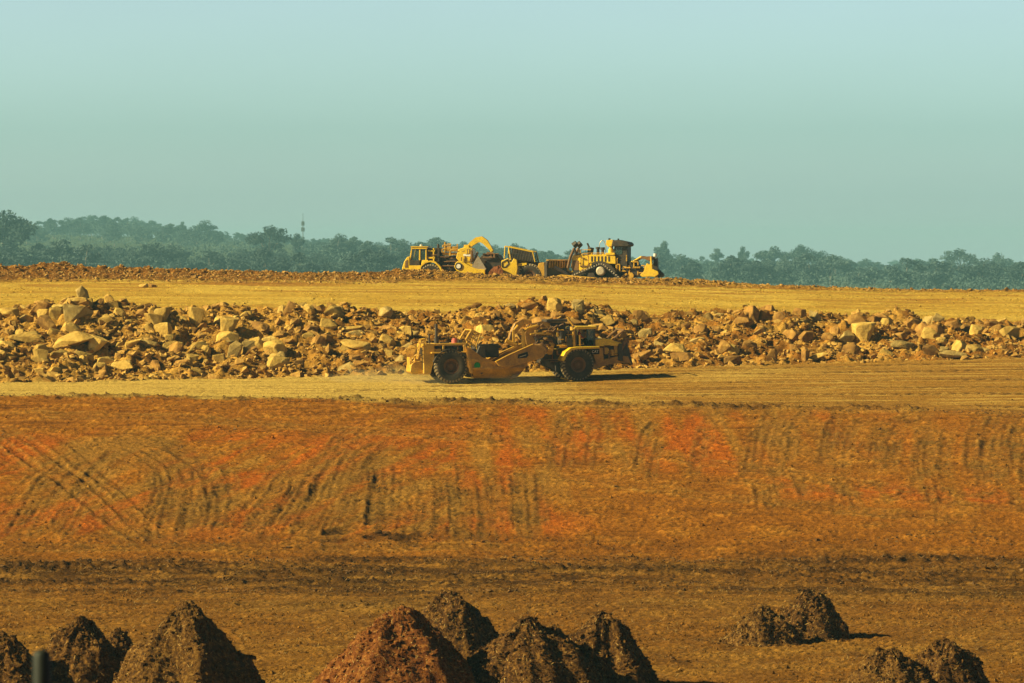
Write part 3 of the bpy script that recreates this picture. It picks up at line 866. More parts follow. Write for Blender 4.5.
for i in range(1800):
    px = random.uniform(-40, 1070); d = random.uniform(160, 268); x = (px - 512) / F * d
    s = min(.04 + random.expovariate(1 / .035), .3)
    pts.append((x, d, gz(x, d) + s * .15)); sz.append(s)
for px, py, s in ((236, 429, .42), (230, 441, .3), (378, 537, .55), (385, 533, .35), (2, 436, .3), (556, 437, .2), (556, 448, .25), (550, 552, .3), (880, 430, .3)):
    x, d, z = ground_at(px, py); pts.append((x, d, gz(x, d) + s * .2)); sz.append(s)
scatter_mesh('clods', pts, sz, M['clod_dark'], 'dark earth clods strewn along the foot and face of the clay slope', 'earth clods', .85)

# ------------------------------------------------------------------ mounds of mulchy soil in front
def straw_mesh(P, N, L, wd):
    """blades lying on a surface: P points, N normals"""
    n = len(P)
    t = rng.normal(size=(n, 3)); t -= (t * N).sum(1, keepdims=True) * N * .85
    t /= np.linalg.norm(t, axis=1, keepdims=True)
    s = np.cross(N, t); s /= np.linalg.norm(s, axis=1, keepdims=True) + 1e-9
    l = L * rng.uniform(.5, 1.3, (n, 1)); w = wd * rng.uniform(.7, 1.3, (n, 1))
    a = P + N * .02
    V = np.stack([a - t * l / 2 - s * w, a - t * l / 2 + s * w, a + t * l / 2 + s * w * .4 + N * .04, a + t * l / 2 - s * w * .4 + N * .04], 1).reshape(-1, 3)
    return mesh_np('straw', V, np.arange(4 * n).reshape(n, 4))

MOUNDS = [  # peak column, peak row, front foot row, half width px, material, skew, label
 (5, 631, 703, 58, 'mound', .0, 'dark soil mound cut off by the left edge, behind the dark post'),
 (78, 616, 699, 64, 'mound', .1, 'steep dark soil mound just right of the dark post'),
 (119, 629, 664, 20, 'mound', .0, 'smallest dark soil heap, squeezed between two mounds on the left'),
 (180, 600, 704, 84, 'mound_tan', .12, 'largest straw flecked brown mound in the left corner, with a lumpy double top'),
 (399, 606, 706, 90, 'mound_red', .05, 'reddest soil mound, front left of the central cluster'),
 (449, 590, 658, 58, 'mound', .1, 'dark mound with a pointed top at the back of the central cluster'),
 (527, 616, 702, 92, 'mound', .05, 'wide dark mound with a rounded top in the middle of the central cluster'),
 (600, 611, 694, 66, 'mound', .1, 'rightmost dark mound of the central cluster, with a steep right side'),
 (763, 605, 646, 42, 'mound_tan', .0, 'lower tan front mound of the lone pair on the right plain'),
 (812, 588, 640, 42, 'mound', .1, 'taller dark rear mound of the lone pair on the right plain'),
 (892, 647, 700, 58, 'mound_tan', .05, 'tan mound at the bottom right edge, left one of its pair'),
 (944, 639, 697, 54, 'mound', .1, 'dark mound at the bottom right edge, right one of its pair'),
]
def mound(px, py, foot, hw, mat, skew, label, seed):
    df = 15.95 * F / (foot - HOR)
    rad = hw * df / F
    dc = df + rad * .8
    rad = hw * dc / F
    xc = (px - 512) / F * dc
    zt = CZ - (py - HOR) / F * dc
    zg = 1.0
    h = zt - zg
    na, nr_ = 200, 90
    A_ = np.linspace(0, 2 * np.pi, na, endpoint=False)
    r = np.linspace(0, 1.12, nr_)
    AA, RR = np.meshgrid(A_, r)
    ca, sa = np.cos(AA), np.sin(AA)
    wob = 1 + .15 * fbm(ca * 1.3 + seed, sa * 1.3, 3, seed)
    x = ca * RR * rad * wob; y = sa * RR * rad * wob * .95
    prof = np.clip(1 - RR, 0, 1)
    z = h * np.clip(1 - RR ** 1.45, -.3, 1)
    body = sstep(0, .12, 1 - RR)
    z = z + body * (h * .13 * fbm((x + seed * 3) / (rad * .55), y / (rad * .55), 3, seed + 5) + h * .10 * RR * (1 - RR) * 2 * fbm(ca * 2.4 + seed, sa * 2.4, 3, seed + 21) + .09 * fbm(x / .7 + seed, y / .7, 3, seed + 7) + .06 * fbm(x / .18 + seed, y / .18, 3, seed + 9))
    z = z * h / z.max()
    x = x + skew * z * .2
    x = x + body * .05 * fbm(x / .3, z / .3 + seed, 3, seed + 3)
    z = z - .25 * sstep(1.0, 1.12, RR)
    V = np.stack([x, y, z], -1).reshape(-1, 3)
    idx = np.arange(nr_ * na).reshape(nr_, na)
    Q = np.stack([idx[:-1], np.roll(idx[:-1], -1, 1), np.roll(idx[1:], -1, 1), idx[1:]], -1).reshape(-1, 4)
    me = mesh_np('soil_mound', V, Q, True)
    o = link_mesh('soil_mound', me, M[mat])
    # align its foot with the ground
    o.location = (xc, dc, zg)
    tag(o, label, 'soil mound', 'mounds of dark soil on the plain')
    # straw and clods through it
    ns = int(1100 * rad)
    nrm = np.zeros(len(V) * 3, np.float32)
    me.vertex_normals.foreach_get('vector', nrm); nrm = nrm.reshape(-1, 3)
    k = rng.choice(len(V), ns, p=np.clip(RR.ravel(), .02, 1) / np.clip(RR.ravel(), .02, 1).sum())
    P = V[k] + rng.normal(scale=.03, size=(ns, 3))
    st = link_mesh('straw', straw_mesh(P, nrm[k], .17, .012), M['straw'], o)
    tag(st, kind='stuff')
    ncl = int(900 * rad)
    k = rng.choice(len(V), ncl, p=np.clip(RR.ravel(), .02, 1) / np.clip(RR.ravel(), .02, 1).sum())
    Vs, Fs, off = [], [], 0
    for i in k:
        v, f = PEB[rng.integers(len(PEB))]
        s = min(.06 + rng.exponential(.06), .42)
        a = rng.uniform(0, 6.28)
        q = v * s * rng.uniform(.7, 1.2, 3)
        Vs.append(np.stack([q[:, 0] * math.cos(a) - q[:, 1] * math.sin(a), q[:, 0] * math.sin(a) + q[:, 1] * math.cos(a), q[:, 2]], -1) + V[i]); Fs.append(f + off); off += len(v)
    for i in range(int(130 * rad)):                 # loose lumps rolled to the foot
        v, f = PEB[rng.integers(len(PEB))]
        a = rng.uniform(0, 6.28); rr = rad * (.92 + rng.exponential(.16)); s = min(.05 + rng.exponential(.055), .34)
        px_, py_ = math.cos(a) * rr, math.sin(a) * rr * .95
        Vs.append(v * s * rng.uniform(.7, 1.2, 3) + np.array([px_, py_, gz(xc + px_, dc + py_) - zg + s * .15])); Fs.append(f + off); off += len(v)
    cl = link_mesh('clods', mesh_np('clods', np.concatenate(Vs), np.concatenate(Fs)), M[mat], o)
    tag(cl, kind='stuff')
    return o
for i, mm in enumerate(MOUNDS): mound(*mm, seed=31 + i * 7)

# straw and stalks lying over the plain
n = 9000
dd = rng.uniform(157, 224, n); xx = rng.uniform(-.13, .13, n) * dd
keep = fbm(xx / 6, dd / 3, 3, 777) > -.15
dd, xx = dd[keep], xx[keep]
zz = np.array([gz(a, b) for a, b in zip(xx, dd)])
o = link_mesh('straw_litter', straw_mesh(np.stack([xx, dd, zz], -1), np.tile([0., 0, 1.], (len(xx), 1)), .30, .016), M['straw'])
tag(o, 'dry straw stalks scattered over the plain', 'straw', kind='stuff')

# ------------------------------------------------------------------ mesh builder for machines
class MB:
    def __init__(self, T=None):
        self.bm = bmesh.new(); self.T = T or Matrix.Identity(4)
    def _add(self, vs, fs):
        b = [self.bm.verts.new(self.T @ Vector(v)) for v in vs]
        for f in fs:
            try: self.bm.faces.new([b[i] for i in f])
            except ValueError: pass
    def box(self, x0, x1, y0, y1, z0, z1):
        x0, x1 = min(x0, x1), max(x0, x1); z0, z1 = min(z0, z1), max(z0, z1)
        v = [(x, y, z) for x in (x0, x1) for y in (y0, y1) for z in (z0, z1)]
        self._add(v, [(0, 1, 3, 2), (4, 6, 7, 5), (0, 4, 5, 1), (2, 3, 7, 6), (0, 2, 6, 4), (1, 5, 7, 3)])
        return self
    def prism(self, pts, y0, y1):
        n = len(pts)
        v = [(x, y0, z) for x, z in pts] + [(x, y1, z) for x, z in pts]
        f = [tuple(range(n)), tuple(range(2 * n - 1, n - 1, -1))] + [(i, (i + 1) % n, n + (i + 1) % n, n + i) for i in range(n)]
        self._add(v, f)
        return self
    def cyl(self, a, b, r, r2=None, n=14):
        a, b = Vector(a), Vector(b); r2 = r if r2 is None else r2
        q = (b - a).to_track_quat('Z', 'Y')
        v = []
        for p, rr in ((a, r), (b, r2)):
            for i in range(n):
                t = 2 * math.pi * i / n
                v.append(p + q @ Vector((math.cos(t) * rr, math.sin(t) * rr, 0)))
        f = [tuple(range(n - 1, -1, -1)), tuple(range(n, 2 * n))] + [(i, (i + 1) % n, n + (i + 1) % n, n + i) for i in range(n)]
        self._add(v, f)
        return self
    def path(self, pts, r, n=8):
        for a, b in zip(pts[:-1], pts[1:]): self.cyl(a, b, r, n=n)
        return self
    def beam(self, pts, wy, ht):
        """box beam along points (x,z), width wy across, heights per point"""
        hs = ht if isinstance(ht, (list, tuple)) else [ht] * len(pts)
        up, dn = [], []
        for i, (x, z) in enumerate(pts):
            a = pts[max(0, i - 1)]; b = pts[min(len(pts) - 1, i + 1)]
            tx, tz = b[0] - a[0], b[1] - a[1]; L = math.hypot(tx, tz) or 1
            nx, nz = -tz / L, tx / L
            up.append((x + nx * hs[i] / 2, z + nz * hs[i] / 2)); dn.append((x - nx * hs[i] / 2, z - nz * hs[i] / 2))
        for i in range(len(pts) - 1):
            self.prism([up[i], up[i + 1], dn[i + 1], dn[i]], -wy / 2 + self.oy, wy / 2 + self.oy)
        return self
    oy = 0.0
    def lathe(self, c, prof, n=32):
        """ring about the y axis at c; prof = [(radius, y)]"""
        v, f, m = [], [], len(prof)
        for i in range(n):
            t = 2 * math.pi * i / n
            for r, y in prof: v.append((c[0] + r * math.cos(t), c[1] + y, c[2] + r * math.sin(t)))
        for i in range(n):
            j = (i + 1) % n
            for k in range(m - 1): f.append((i * m + k, i * m + k + 1, j * m + k + 1, j * m + k))
        self._add(v, f)
        return self
    def sides(self, name, mat, parent=None, bevel=0.0):
        inv = self.T.inverted(); out = []
        for s in (-1, 1):
            m = MB(self.T); m.bm.free(); m.bm = self.bm.copy()
            kill = [f for f in m.bm.faces if (inv @ f.calc_center_median()).y * s <= 0]
            bmesh.ops.delete(m.bm, geom=kill, context='FACES')
            out.append(m.build(name, mat, parent, bevel))
        self.bm.free()
        return out
    def build(self, name, mat, parent=None, bevel=0.0, smooth=False):
        bm = self.bm
        bmesh.ops.recalc_face_normals(bm, faces=bm.faces)
        if bevel:
            ed = [e for e in bm.edges if len(e.link_faces) == 2 and e.calc_face_angle(0) > R(40)]
            bmesh.ops.bevel(bm, geom=ed, offset=bevel, segments=1, affect='EDGES', clamp_overlap=True)
        for f in bm.faces: f.smooth = smooth
        me = bpy.data.meshes.new(name); bm.to_mesh(me); bm.free()
        return link_mesh(name, me, M[mat], parent)

def wheel(parent, c, rad, wid, T=None, rim='rim', tread='tread', lugs=30):
    """part wheel (hub and rim) with its tyre and tread as sub-parts"""
    x, y, z = c
    h = wid / 2
    w = MB(T).lathe(c, [(0.001, -h * .55), (rad * .16, -h * .62), (rad * .20, -h * .5), (rad * .30, -h * .42), (rad * .35, -h * .8), (rad * .46, -h * .92), (rad * .46, h * .92), (rad * .35, h * .8), (rad * .30, h * .42), (rad * .2, h * .5), (rad * .16, h * .62), (.001, h * .55)], 28)
    for k in range(10):
        t = 2 * math.pi * k / 10
        for s in (-1, 1): w.cyl((x + rad * .29 * math.cos(t), y + s * h * .40, z + rad * .29 * math.sin(t)), (x + rad * .29 * math.cos(t), y + s * h * .56, z + rad * .29 * math.sin(t)), .035, n=6)
    w = w.build('wheel', rim, parent)
    ty = MB(T).lathe(c, [(rad * .44, -h * .86), (rad * .56, -h * 1.0), (rad * .78, -h * 1.04), (rad * .90, -h * .97), (rad * .95, -h * .80), (rad * .955, 0), (rad * .95, h * .80), (rad * .90, h * .97), (rad * .78, h * 1.04), (rad * .56, h * 1.0), (rad * .44, h * .86)], 48)
    ty = ty.build('tyre', 'rubber', w, smooth=True)
    lg = MB(T)
    for k in range(lugs):
        for s in (-1, 1):
            t = 2 * math.pi * (k + (.5 if s > 0 else 0)) / lugs
            dt_ = 2 * math.pi / lugs * .25
            pts = []
            for rr, yy, sk in ((rad * .94, 0.02, .55), (rad * 1.0, 0.02, .55), (rad * .985, h * .82, 0), (rad * .90, h * .99, 0), (rad * .84, h * 1.02, 0), (rad * .90, h * .9, 0)):
                for e in (-1, 1):
                    a = t + e * dt_ + sk * 2 * math.pi / lugs
                    pts.append((x + rr * math.cos(a), y + s * yy, z + rr * math.sin(a)))
            fs = [(0, 1, 3, 2), (2, 3, 5, 4), (4, 5, 7, 6), (6, 7, 9, 8), (0, 2, 4, 6, 8, 10), (1, 11, 9, 7, 5, 3)]
            lg._add(pts, fs)
    lg.build('tread', tread, w)
    return w

def text_mesh(body, size, mat, parent, T, name='lettering'):
    cu = bpy.data.curves.new('lettering', 'FONT')
    cu.body = body; cu.size = size; cu.extrude = 0.008; cu.align_x = 'CENTER'; cu.align_y = 'CENTER'
    tmp = bpy.data.objects.new('tmp', cu); COL.objects.link(tmp)
    dg = bpy.context.evaluated_depsgraph_get(); dg.update()
    me = bpy.data.meshes.new_from_object(tmp.evaluated_get(dg))
    bpy.data.objects.remove(tmp, do_unlink=True)
    me.transform(T)
    me.materials.clear(); me.name = name
    return link_mesh(name, me, M[mat], parent)

def pipes(parent, P2, x0, x1, r0, r1, y, n, mat, seed, rad=.035, T=None, name='hose'):
    """hoses and pipes run through a part of a machine"""
    q = random.Random(seed)
    for k in range(n):
        b = MB(T)
        a, c = q.uniform(x0, x1), q.uniform(r0, r1); p = []
        yy = y + q.uniform(-.12, .12)
        for j in range(q.choice([3, 4])):
            (u, v), = P2([(min(max(a, x0), x1), min(max(c, r0), r1))]); p.append((u, yy, v))
            if q.random() < .5: a += q.uniform(-1, 1) * (x1 - x0) * .5
            else: c += q.uniform(-1, 1) * (r1 - r0) * .7
        b.path(p, rad * q.uniform(.7, 1.4), 6)
        b.build(name, mat, parent)

# ------------------------------------------------------------------ scraper crossing on the road
YAW = R(11)
root_x, root_d = 0.10, 280.7
SC = F / 280.6
def make_moving_scraper():
    root = empty('motor_scraper', (0, 0, 0), 0)
    tag(root, 'dusty worn yellow motor scraper driving right along the dirt road below the rock bank', 'scraper', 'earthmoving machines')
    cs, sn = math.cos(YAW), math.sin(YAW)
    X = lambda px: ((px + max(0.0, px - 598) * .13 - 512) / SC - 1.55 * sn) / cs
    Zt = lambda py: (381.3 - py) / SC
    P = lambda pts: [(X(a), Zt(b)) for a, b in pts]
    W = 1.6
    # ---------- rear
    for s in (-1, 1):
        wheel(root, (X(450.4), s * 1.22, 1.07), 1.10, .84)
    b = MB().prism(P([(424, 372), (424, 342.5), (435, 342.5), (435, 356), (431, 372)]), -1.25, 1.25)
    b.build('rear_housing', 'yellow_worn', root, .03)
    b = MB()
    for k in range(5): b.box(X(424) - .035, X(424) + .01, -1.0 + k * .42, -.75 + k * .42, Zt(368), Zt(346))
    b.build('rear_grille', 'steel_dark', root)
    b = MB().box(X(435), X(467), -1.2, 1.2, Zt(344.4), Zt(342.2)); b.box(X(431), X(468), -1.62, -1.25, Zt(352), Zt(350.5)); b.box(X(431), X(468), 1.25, 1.62, Zt(352), Zt(350.5))
    b.box(X(443), X(445), -1.22, -1.12, Zt(351), Zt(344)); b.box(X(464), X(466.5), -1.22, -1.12, Zt(351), Zt(344))
    b.build('engine_deck', 'yellow_worn', root, .02)
    b = MB().box(X(435.5), X(464), -.85, .85, Zt(362), Zt(344.6)); b.cyl((X(441), -.86, Zt(347)), (X(441), -1.05, Zt(347)), .2); b.cyl((X(450), -.86, Zt(348)), (X(450), -1.0, Zt(348)), .16)
    b.box(X(452), X(461), -1.05, -.85, Zt(350), Zt(346))
    b.build('rear_engine', 'steel_dark', root, .03)
    b = MB().box(X(433.5), X(442), -1.15, -.9, Zt(350.3), Zt(347.5)); b.build('step_box', 'yellow_worn', root, .02)
    # rear fenders curve over the wheel
    b = MB()
    for s in (-1, 1):
        b.oy = s * 1.22
        arc = [(450.4 + 18.2 * math.cos(t), 365.5 - 17.4 * math.sin(t)) for t in [R(a) for a in range(20, 165, 12)]]
        b.beam([(X(450.4) + (a - 450.4) / SC, Zt(q)) for a, q in arc], .9, .05)
    b.sides('rear_fender', 'steel_dark', root)
    b = MB().prism(P([(411.5, 370), (412.5, 363), (416, 360.5), (424, 360), (424, 372), (414, 372)]), -.85, .85); b.box(X(411.8), X(413), -.5, .5, Zt(369), Zt(355.5))
    b.prism(P([(414, 360.4), (421, 353), (424, 353), (424, 358)]), -.7, -.5); b.prism(P([(414, 360.4), (421, 353), (424, 353), (424, 358)]), .5, .7)
    b.build('push_block', 'yellow_worn', root, .04)
    b = MB()
    for yy in (-1.25, -.75):
        b.path([(X(418.5), yy, Zt(357)), (X(421.8), yy, Zt(338)), (X(426), yy, Zt(337.2)), (X(426.5), yy, Zt(343))], .045)
    for k in range(6):
        f = k / 5.5; b.cyl((X(418.5 + 3.3 * f), -1.25, Zt(357 - 19 * f)), (X(418.5 + 3.3 * f), -.75, Zt(357 - 19 * f)), .03, n=6)
    b.build('ladder', 'yellow_worn', root)
    b = MB().cyl((X(439), -.5, Zt(346)), (X(439), -.5, Zt(323)), .10); b.cyl((X(439), -.5, Zt(345)), (X(439), -.5, Zt(337)), .16); b.cyl((X(434), .3, Zt(343)), (X(434), .3, Zt(333)), .06)
    b.build('exhaust_stack', 'steel_dark', root, smooth=False)
    b = MB().cyl((X(456.6), -.7, Zt(350)), (X(456.6), -.7, Zt(339)), .21); b.cyl((X(456.6), -.7, Zt(339)), (X(456.6), -.7, Zt(337.4)), .15); b.build('air_cleaner', 'red', root)
    b = MB().box(X(459), X(463.5), -1.0, -.3, Zt(345), Zt(339)); b.build('battery_box', 'steel_dark', root, .03)
    # tilted slotted guard
    b = MB()
    q = [(466.5, 339), (472.5, 329.5), (481, 334), (476.5, 346.5)]
    for yy in (-1.1, 1.1):
        pp = [(X(a), yy, Zt(c)) for a, c in q]
        b.path(pp + [pp[0]], .06)
        for k in range(1, 6):
            f = k / 6
            a0 = Vector(pp[1]).lerp(Vector(pp[2]), f); a1 = Vector(pp[0]).lerp(Vector(pp[3]), f)
            b.cyl(a0, Vector(a0).lerp(a1, .55), .035, n=6)
        m0, m1 = Vector(pp[1]).lerp(Vector(pp[0]), .55), Vector(pp[2]).lerp(Vector(pp[3]), .55)
        b.cyl(m0, m1, .05, n=6)
    for k in (1, 2):
        b.cyl((X(q[k][0]), -1.1, Zt(q[k][1])), (X(q[k][0]), 1.1, Zt(q[k][1])), .05, n=6)
    b.path([(X(477), -1.1, Zt(346)), (X(478), -1.1, Zt(354))], .06); b.path([(X(468), -1.1, Zt(340)), (X(467), -1.1, Zt(348))], .06)
    b.path([(X(477), 1.1, Zt(346)), (X(478), 1.1, Zt(354))], .06); b.path([(X(468), 1.1, Zt(340)), (X(467), 1.1, Zt(348))], .06)
    b.build('screen_guard', 'yellow_worn', root)
    # ---------- bowl
    side = P([(465, 346), (469, 347), (474, 351), (481, 356.5), (494, 361.5), (497, 362), (512, 354), (529, 346), (532, 352), (527, 362), (524, 368), (469.5, 368.5), (466, 366)])
    b = MB()
    for s in (-1, 1):
        b.prism(side, s * W - (.07), s * W + .07)
    for s in (-1, 1):
        up = P([(469.5, 368.5), (524, 368)]); lo = P([(474, 377.4), (513, 378.5)])
        ya, yb = s * (W + .07), s * (W - .42)
        v = [(up[0][0], ya, up[0][1]), (up[1][0], ya, up[1][1]), (lo[1][0], yb, lo[1][1]), (lo[0][0], yb, lo[0][1])]
        v += [(x_, y_ - s * .1, z_ + .02) for x_, y_, z_ in v]
        b._add(v, [(0, 1, 2, 3), (7, 6, 5, 4), (0, 4, 5, 1), (1, 5, 6, 2), (2, 6, 7, 3), (3, 7, 4, 0)])
    b.prism(P([(470, 375), (512, 376.5), (512, 378.2), (472, 377.1)]), -W + .4, W - .4)
    b.prism(P([(466.2, 347), (470, 350), (471, 374.5), (467.5, 369)]), -W + .075, W - .075)
    b.build('bowl', 'yellow_shade', root)
    b = MB()
    for s in (-1, 1):
        y0, y1 = (s * (W + .075), s * (W + .14)) if s > 0 else (-(W + .14), -(W + .075))
        b.prism(P([(469, 357.5), (494, 362.6), (494, 364.4), (469, 359.3)]), y0, y1)
        for a in (480, 492): b.prism(P([(a, 364.6), (a + 1.6, 364.6), (a + 1.6, 368), (a, 368)]), y0, y1)
        b.prism(P([(470, 367), (523, 366.4), (523, 368), (470, 368.6)]), y0, y1)
        b.prism(P([(465.5, 348), (468, 348), (471.5, 372), (468.5, 372)]), y0, y1)
    b.sides('bowl_rib', 'yellow_shade', root)
    b = MB().prism(P([(476, 352), (479, 345), (484, 346), (486, 370), (480, 374)]), -W + .1, W - .1); b.box(X(484), X(505), .9, 1.5, Zt(358), Zt(344.5)); b.box(X(480), X(507), 1.0, 1.2, Zt(349), Zt(346))
    b.build('ejector', 'steel_dark', root, .03)
    b = MB().prism(P([(512.5, 379), (519, 374.5), (525.5, 366), (528, 356), (525, 356), (521, 365), (514, 374), (507, 378.8)]), -W + .1, W - .1)
    b.build('apron', 'steel_brown', root)
    sg = MB().cyl((X(475.8), -W - .075, Zt(364.7)), (X(475.8), -W - .11, Zt(364.7)), .21, n=20); sg.build('green_sign', 'green', root)
    # ---------- draft arms and gooseneck
    arm = P([(493.5, 361.6), (505, 355.8), (531, 345), (540, 345.5), (545, 351), (541, 358), (530, 361.5), (506, 367.5), (497, 366)])
    for s in (-1, 1):
        y0, y1 = (1.75, 2.0) if s > 0 else (-2.0, -1.75)
        MB().prism(arm, y0, y1).build('draft_arm', 'yellow_shade', root, .03)
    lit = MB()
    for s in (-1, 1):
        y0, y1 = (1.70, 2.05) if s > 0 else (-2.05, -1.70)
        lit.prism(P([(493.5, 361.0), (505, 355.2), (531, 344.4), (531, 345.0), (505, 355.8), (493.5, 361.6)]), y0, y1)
    lit.sides('arm_lit_edge', 'yellow_worn', root)  # sunlit top edge of the arm, put in as a lighter yellow strip
    pl = MB().prism(P([(515, 358.5), (516, 354.6), (525, 352), (526, 355.5), (524, 358)]), -2.03, -2.003).build('name_plate', 'black', root)
    MB().prism(P([(517, 356.9), (523.5, 354.9), (523.5, 355.4), (517, 357.4)]), -2.045, -2.032).build('plate_stripe', 'steel_bare', pl)
    MB().cyl((X(540), -1.95, Zt(350)), (X(540), 1.95, Zt(350)), .36, n=18).build('draft_tube', 'steel_brown', root)
    b = MB(); b.beam(P([(539, 350), (533, 343), (531.5, 335), (536, 328), (545, 325.5), (554, 328), (559, 335), (559, 347)]), .75, [.7, .6, .5, .45, .42, .42, .5, .6]); b.build('gooseneck', 'yellow_shade', root)
    b = MB(); b.beam(P([(513, 342), (516, 334), (521, 326.5), (527, 322.5), (534, 323.5)]), .5, [.25, .35, .5, .42, .25]); b.build('apron_arm', 'yellow_shade', root, .03)
    b = MB()
    b.cyl((X(506.5), -1.0, Zt(341)), (X(517), -1.0, Zt(345.5)), .15, n=10); b.cyl((X(517), -1.0, Zt(345.5)), (X(522), -1.0, Zt(347.5)), .09, n=10)
    b.box(X(522.6), X(525.2), -1.1, -.9, Zt(350), Zt(332)); b.box(X(513.5), X(515.5), -1.1, -.95, Zt(346), Zt(330)); b.path([(X(514.5), -1.0, Zt(331)), (X(519), -1.0, Zt(326))], .08)
    b.path([(X(524), -1.0, Zt(333)), (X(530), -.8, Zt(329)), (X(540), -.7, Zt(326.5))], .09)
    b.build('apron_cylinder', 'yellow_worn', root)
    b = MB().box(X(532), X(553), -.75, -.58, Zt(336.2), Zt(334.4)); b.box(X(532), X(553), .58, .75, Zt(336.2), Zt(334.4)); b.sides('steering_cylinder', 'yellow_worn', root, .02)
    b = MB().prism(P([(537, 338), (556, 338), (560, 345), (545, 347), (538, 345)]), -.55, .55); b.box(X(548), X(569), -.8, .8, Zt(323.5), Zt(320.8)); b.box(X(553), X(568), -.55, .55, Zt(333), Zt(324))
    b.path([(X(538), -.7, Zt(340)), (X(546), -.75, Zt(345)), (X(552), -.6, Zt(341)), (X(560), -.6, Zt(347))], .05); b.path([(X(540), -.6, Zt(332)), (X(550), -.62, Zt(330)), (X(562), -.5, Zt(336))], .05)
    b.build('hydraulic_block', 'steel_dark', root, .03)
    hz_ = MB(); hr_ = random.Random(4)
    for k in range(16):
        a0 = hr_.uniform(532, 556); c0 = hr_.uniform(326, 346); yy = -hr_.uniform(.5, 1.1)
        p_ = [(X(a0), yy, Zt(c0))]
        for j in range(3):
            a0 += hr_.uniform(1.5, 5); c0 += hr_.uniform(-4, 4.5); p_.append((X(a0), yy + hr_.uniform(-.1, .1), Zt(c0)))
        hz_.path(p_, hr_.choice([.035, .045, .06]), 6)
    hz_.build('hydraulic_hose', 'steel_brown', root)
    hz_ = MB()
    for a0, c0, w_, h_ in ((541, 341, 3, 1.6), (546, 338.5, 2, 2.4), (551, 347, 2.5, 1.5), (536, 331, 2.5, 1.5), (558, 334, 1.6, 4), (563, 345, 4, 1.4), (566, 338, 1.5, 5)):
        hz_.box(X(a0), X(a0 + w_), -1.02, -.82, Zt(c0), Zt(c0 + h_))
    hz_.build('valve_block', 'yellow_worn', root)
    b = MB().prism(P([(550, 356), (547.5, 353.5), (551, 343), (554, 342), (556.5, 346), (554, 356)]), -.62, -.5); b.cyl((X(552), -.62, Zt(351)), (X(552), -.72, Zt(351)), .18); b.build('hitch_link', 'yellow_worn', root, .02)
    b = MB().prism(P([(541, 364), (543, 358), (556, 354), (572, 356), (572, 372), (556, 372), (546, 367)]), -.55, .55); b.build('hitch', 'steel_dark', root, .04)
    # ---------- tractor, steered a little further round
    hx = X(556)
    TT = Matrix.Translation((hx, 0, -.09)) @ Matrix.Rotation(R(4), 4, 'Z') @ Matrix.Translation((-hx, 0, 0))
    for s in (-1, 1): wheel(root, (X(575.6), s * 1.22, 1.07), 1.10, .84, TT)
    b = MB(TT)
    for s in (-1, 1):
        y0, y1 = (.75, 1.72) if s > 0 else (-1.72, -.75)
        b.prism(P([(557.5, 360), (562, 352), (567.5, 347.8), (574, 347), (597, 347), (597, 349), (574, 349.4), (569, 350.3), (564.5, 354), (560.5, 361)]), y0, y1)
    b.sides('front_fender', 'yellow_bright', root, .02)
    b = MB(TT).box(X(556), X(590), -.7, .7, Zt(372), Zt(349.5)); b.box(X(558), X(572), -1.0, 1.0, Zt(349), Zt(331)); b.cyl((X(561), -1.05, Zt(343)), (X(561), -1.05, Zt(330)), .14); b.box(X(566), X(571), -1.2, -.95, Zt(347), Zt(338))
    b.build('transmission', 'steel_dark', root, .03)
    b = MB(TT).box(X(572.5), X(574.5), -1.2, -1.05, Zt(347), Zt(331)); b.box(X(560), X(564.5), -1.12, -1.0, Zt(346.2), Zt(344.8)); b.path([(X(568), -1.0, Zt(317.5)), (X(573.5), -1.0, Zt(326))], .07); b.cyl((X(572.4), -1.1, Zt(330.5)), (X(572.4), -1.1, Zt(327)), .17); b.box(X(578.5), X(580), -1.25, -1.12, Zt(346), Zt(335))
    b.build('cab_bracket', 'yellow_worn', root)
    # cab
    cb = MB(TT)
    for a in (575.5, 594.5):
        for yy in (-1.15, .55): cb.box(X(a) - .05, X(a) + .05, yy, yy + .1, Zt(347), Zt(327.5))
    cb.box(X(575), X(595), -1.15, .65, Zt(347.1), Zt(345.8))
    cb.build('cab_frame', 'steel_dark', root)
    MB(TT).prism(P([(572.5, 329.6), (573, 328), (576, 326.6), (596, 327), (596.5, 329), (596, 329.6)]), -1.3, .85).build('cab_roof', 'yellow_bright', root, .03)
    g = MB(TT)
    g.box(X(576), X(594), .57, .6, Zt(345.7), Zt(328.2)); g.box(X(594.4), X(594.9), -1.0, .5, Zt(345), Zt(328.2)); g.box(X(587), X(594), -1.12, -1.10, Zt(341), Zt(328.2))
    g.build('cab_window', 'glass', root)
    sp = MB(TT); sp.box(X(579), X(581), -.5, .05, Zt(343), Zt(336)); sp.box(X(579), X(585), -.5, .05, Zt(345), Zt(343)); sp.cyl((X(590.5), -.22, Zt(346)), (X(588.8), -.22, Zt(338.5)), .04); sp.box(X(589.5), X(593.8), -.7, .3, Zt(345.7), Zt(339))
    sp.build('seat', 'black', root, .02)
    # hood and side
    MB(TT).prism(P([(595.2, 349), (595.2, 340.6), (604, 339.6), (611.5, 340.4), (612.5, 342.5), (620, 344.2), (620.5, 347.5), (612, 347), (600, 347.5), (598, 349)]), -.95, .95).build('hood', 'yellow_bright', root, .03)
    sd = MB(TT).prism(P([(590, 349.4), (602.5, 348.6), (603.5, 363), (596.5, 366), (593.5, 356)]), -1.05, 1.05).build('side_panel', 'yellow_shade', root, .02)
    lp = MB(TT).prism(P([(591.2, 355.2), (591.2, 349.9), (599.2, 349.9), (599.2, 355.2)]), -1.09, -1.052).build('badge', 'black', sd)
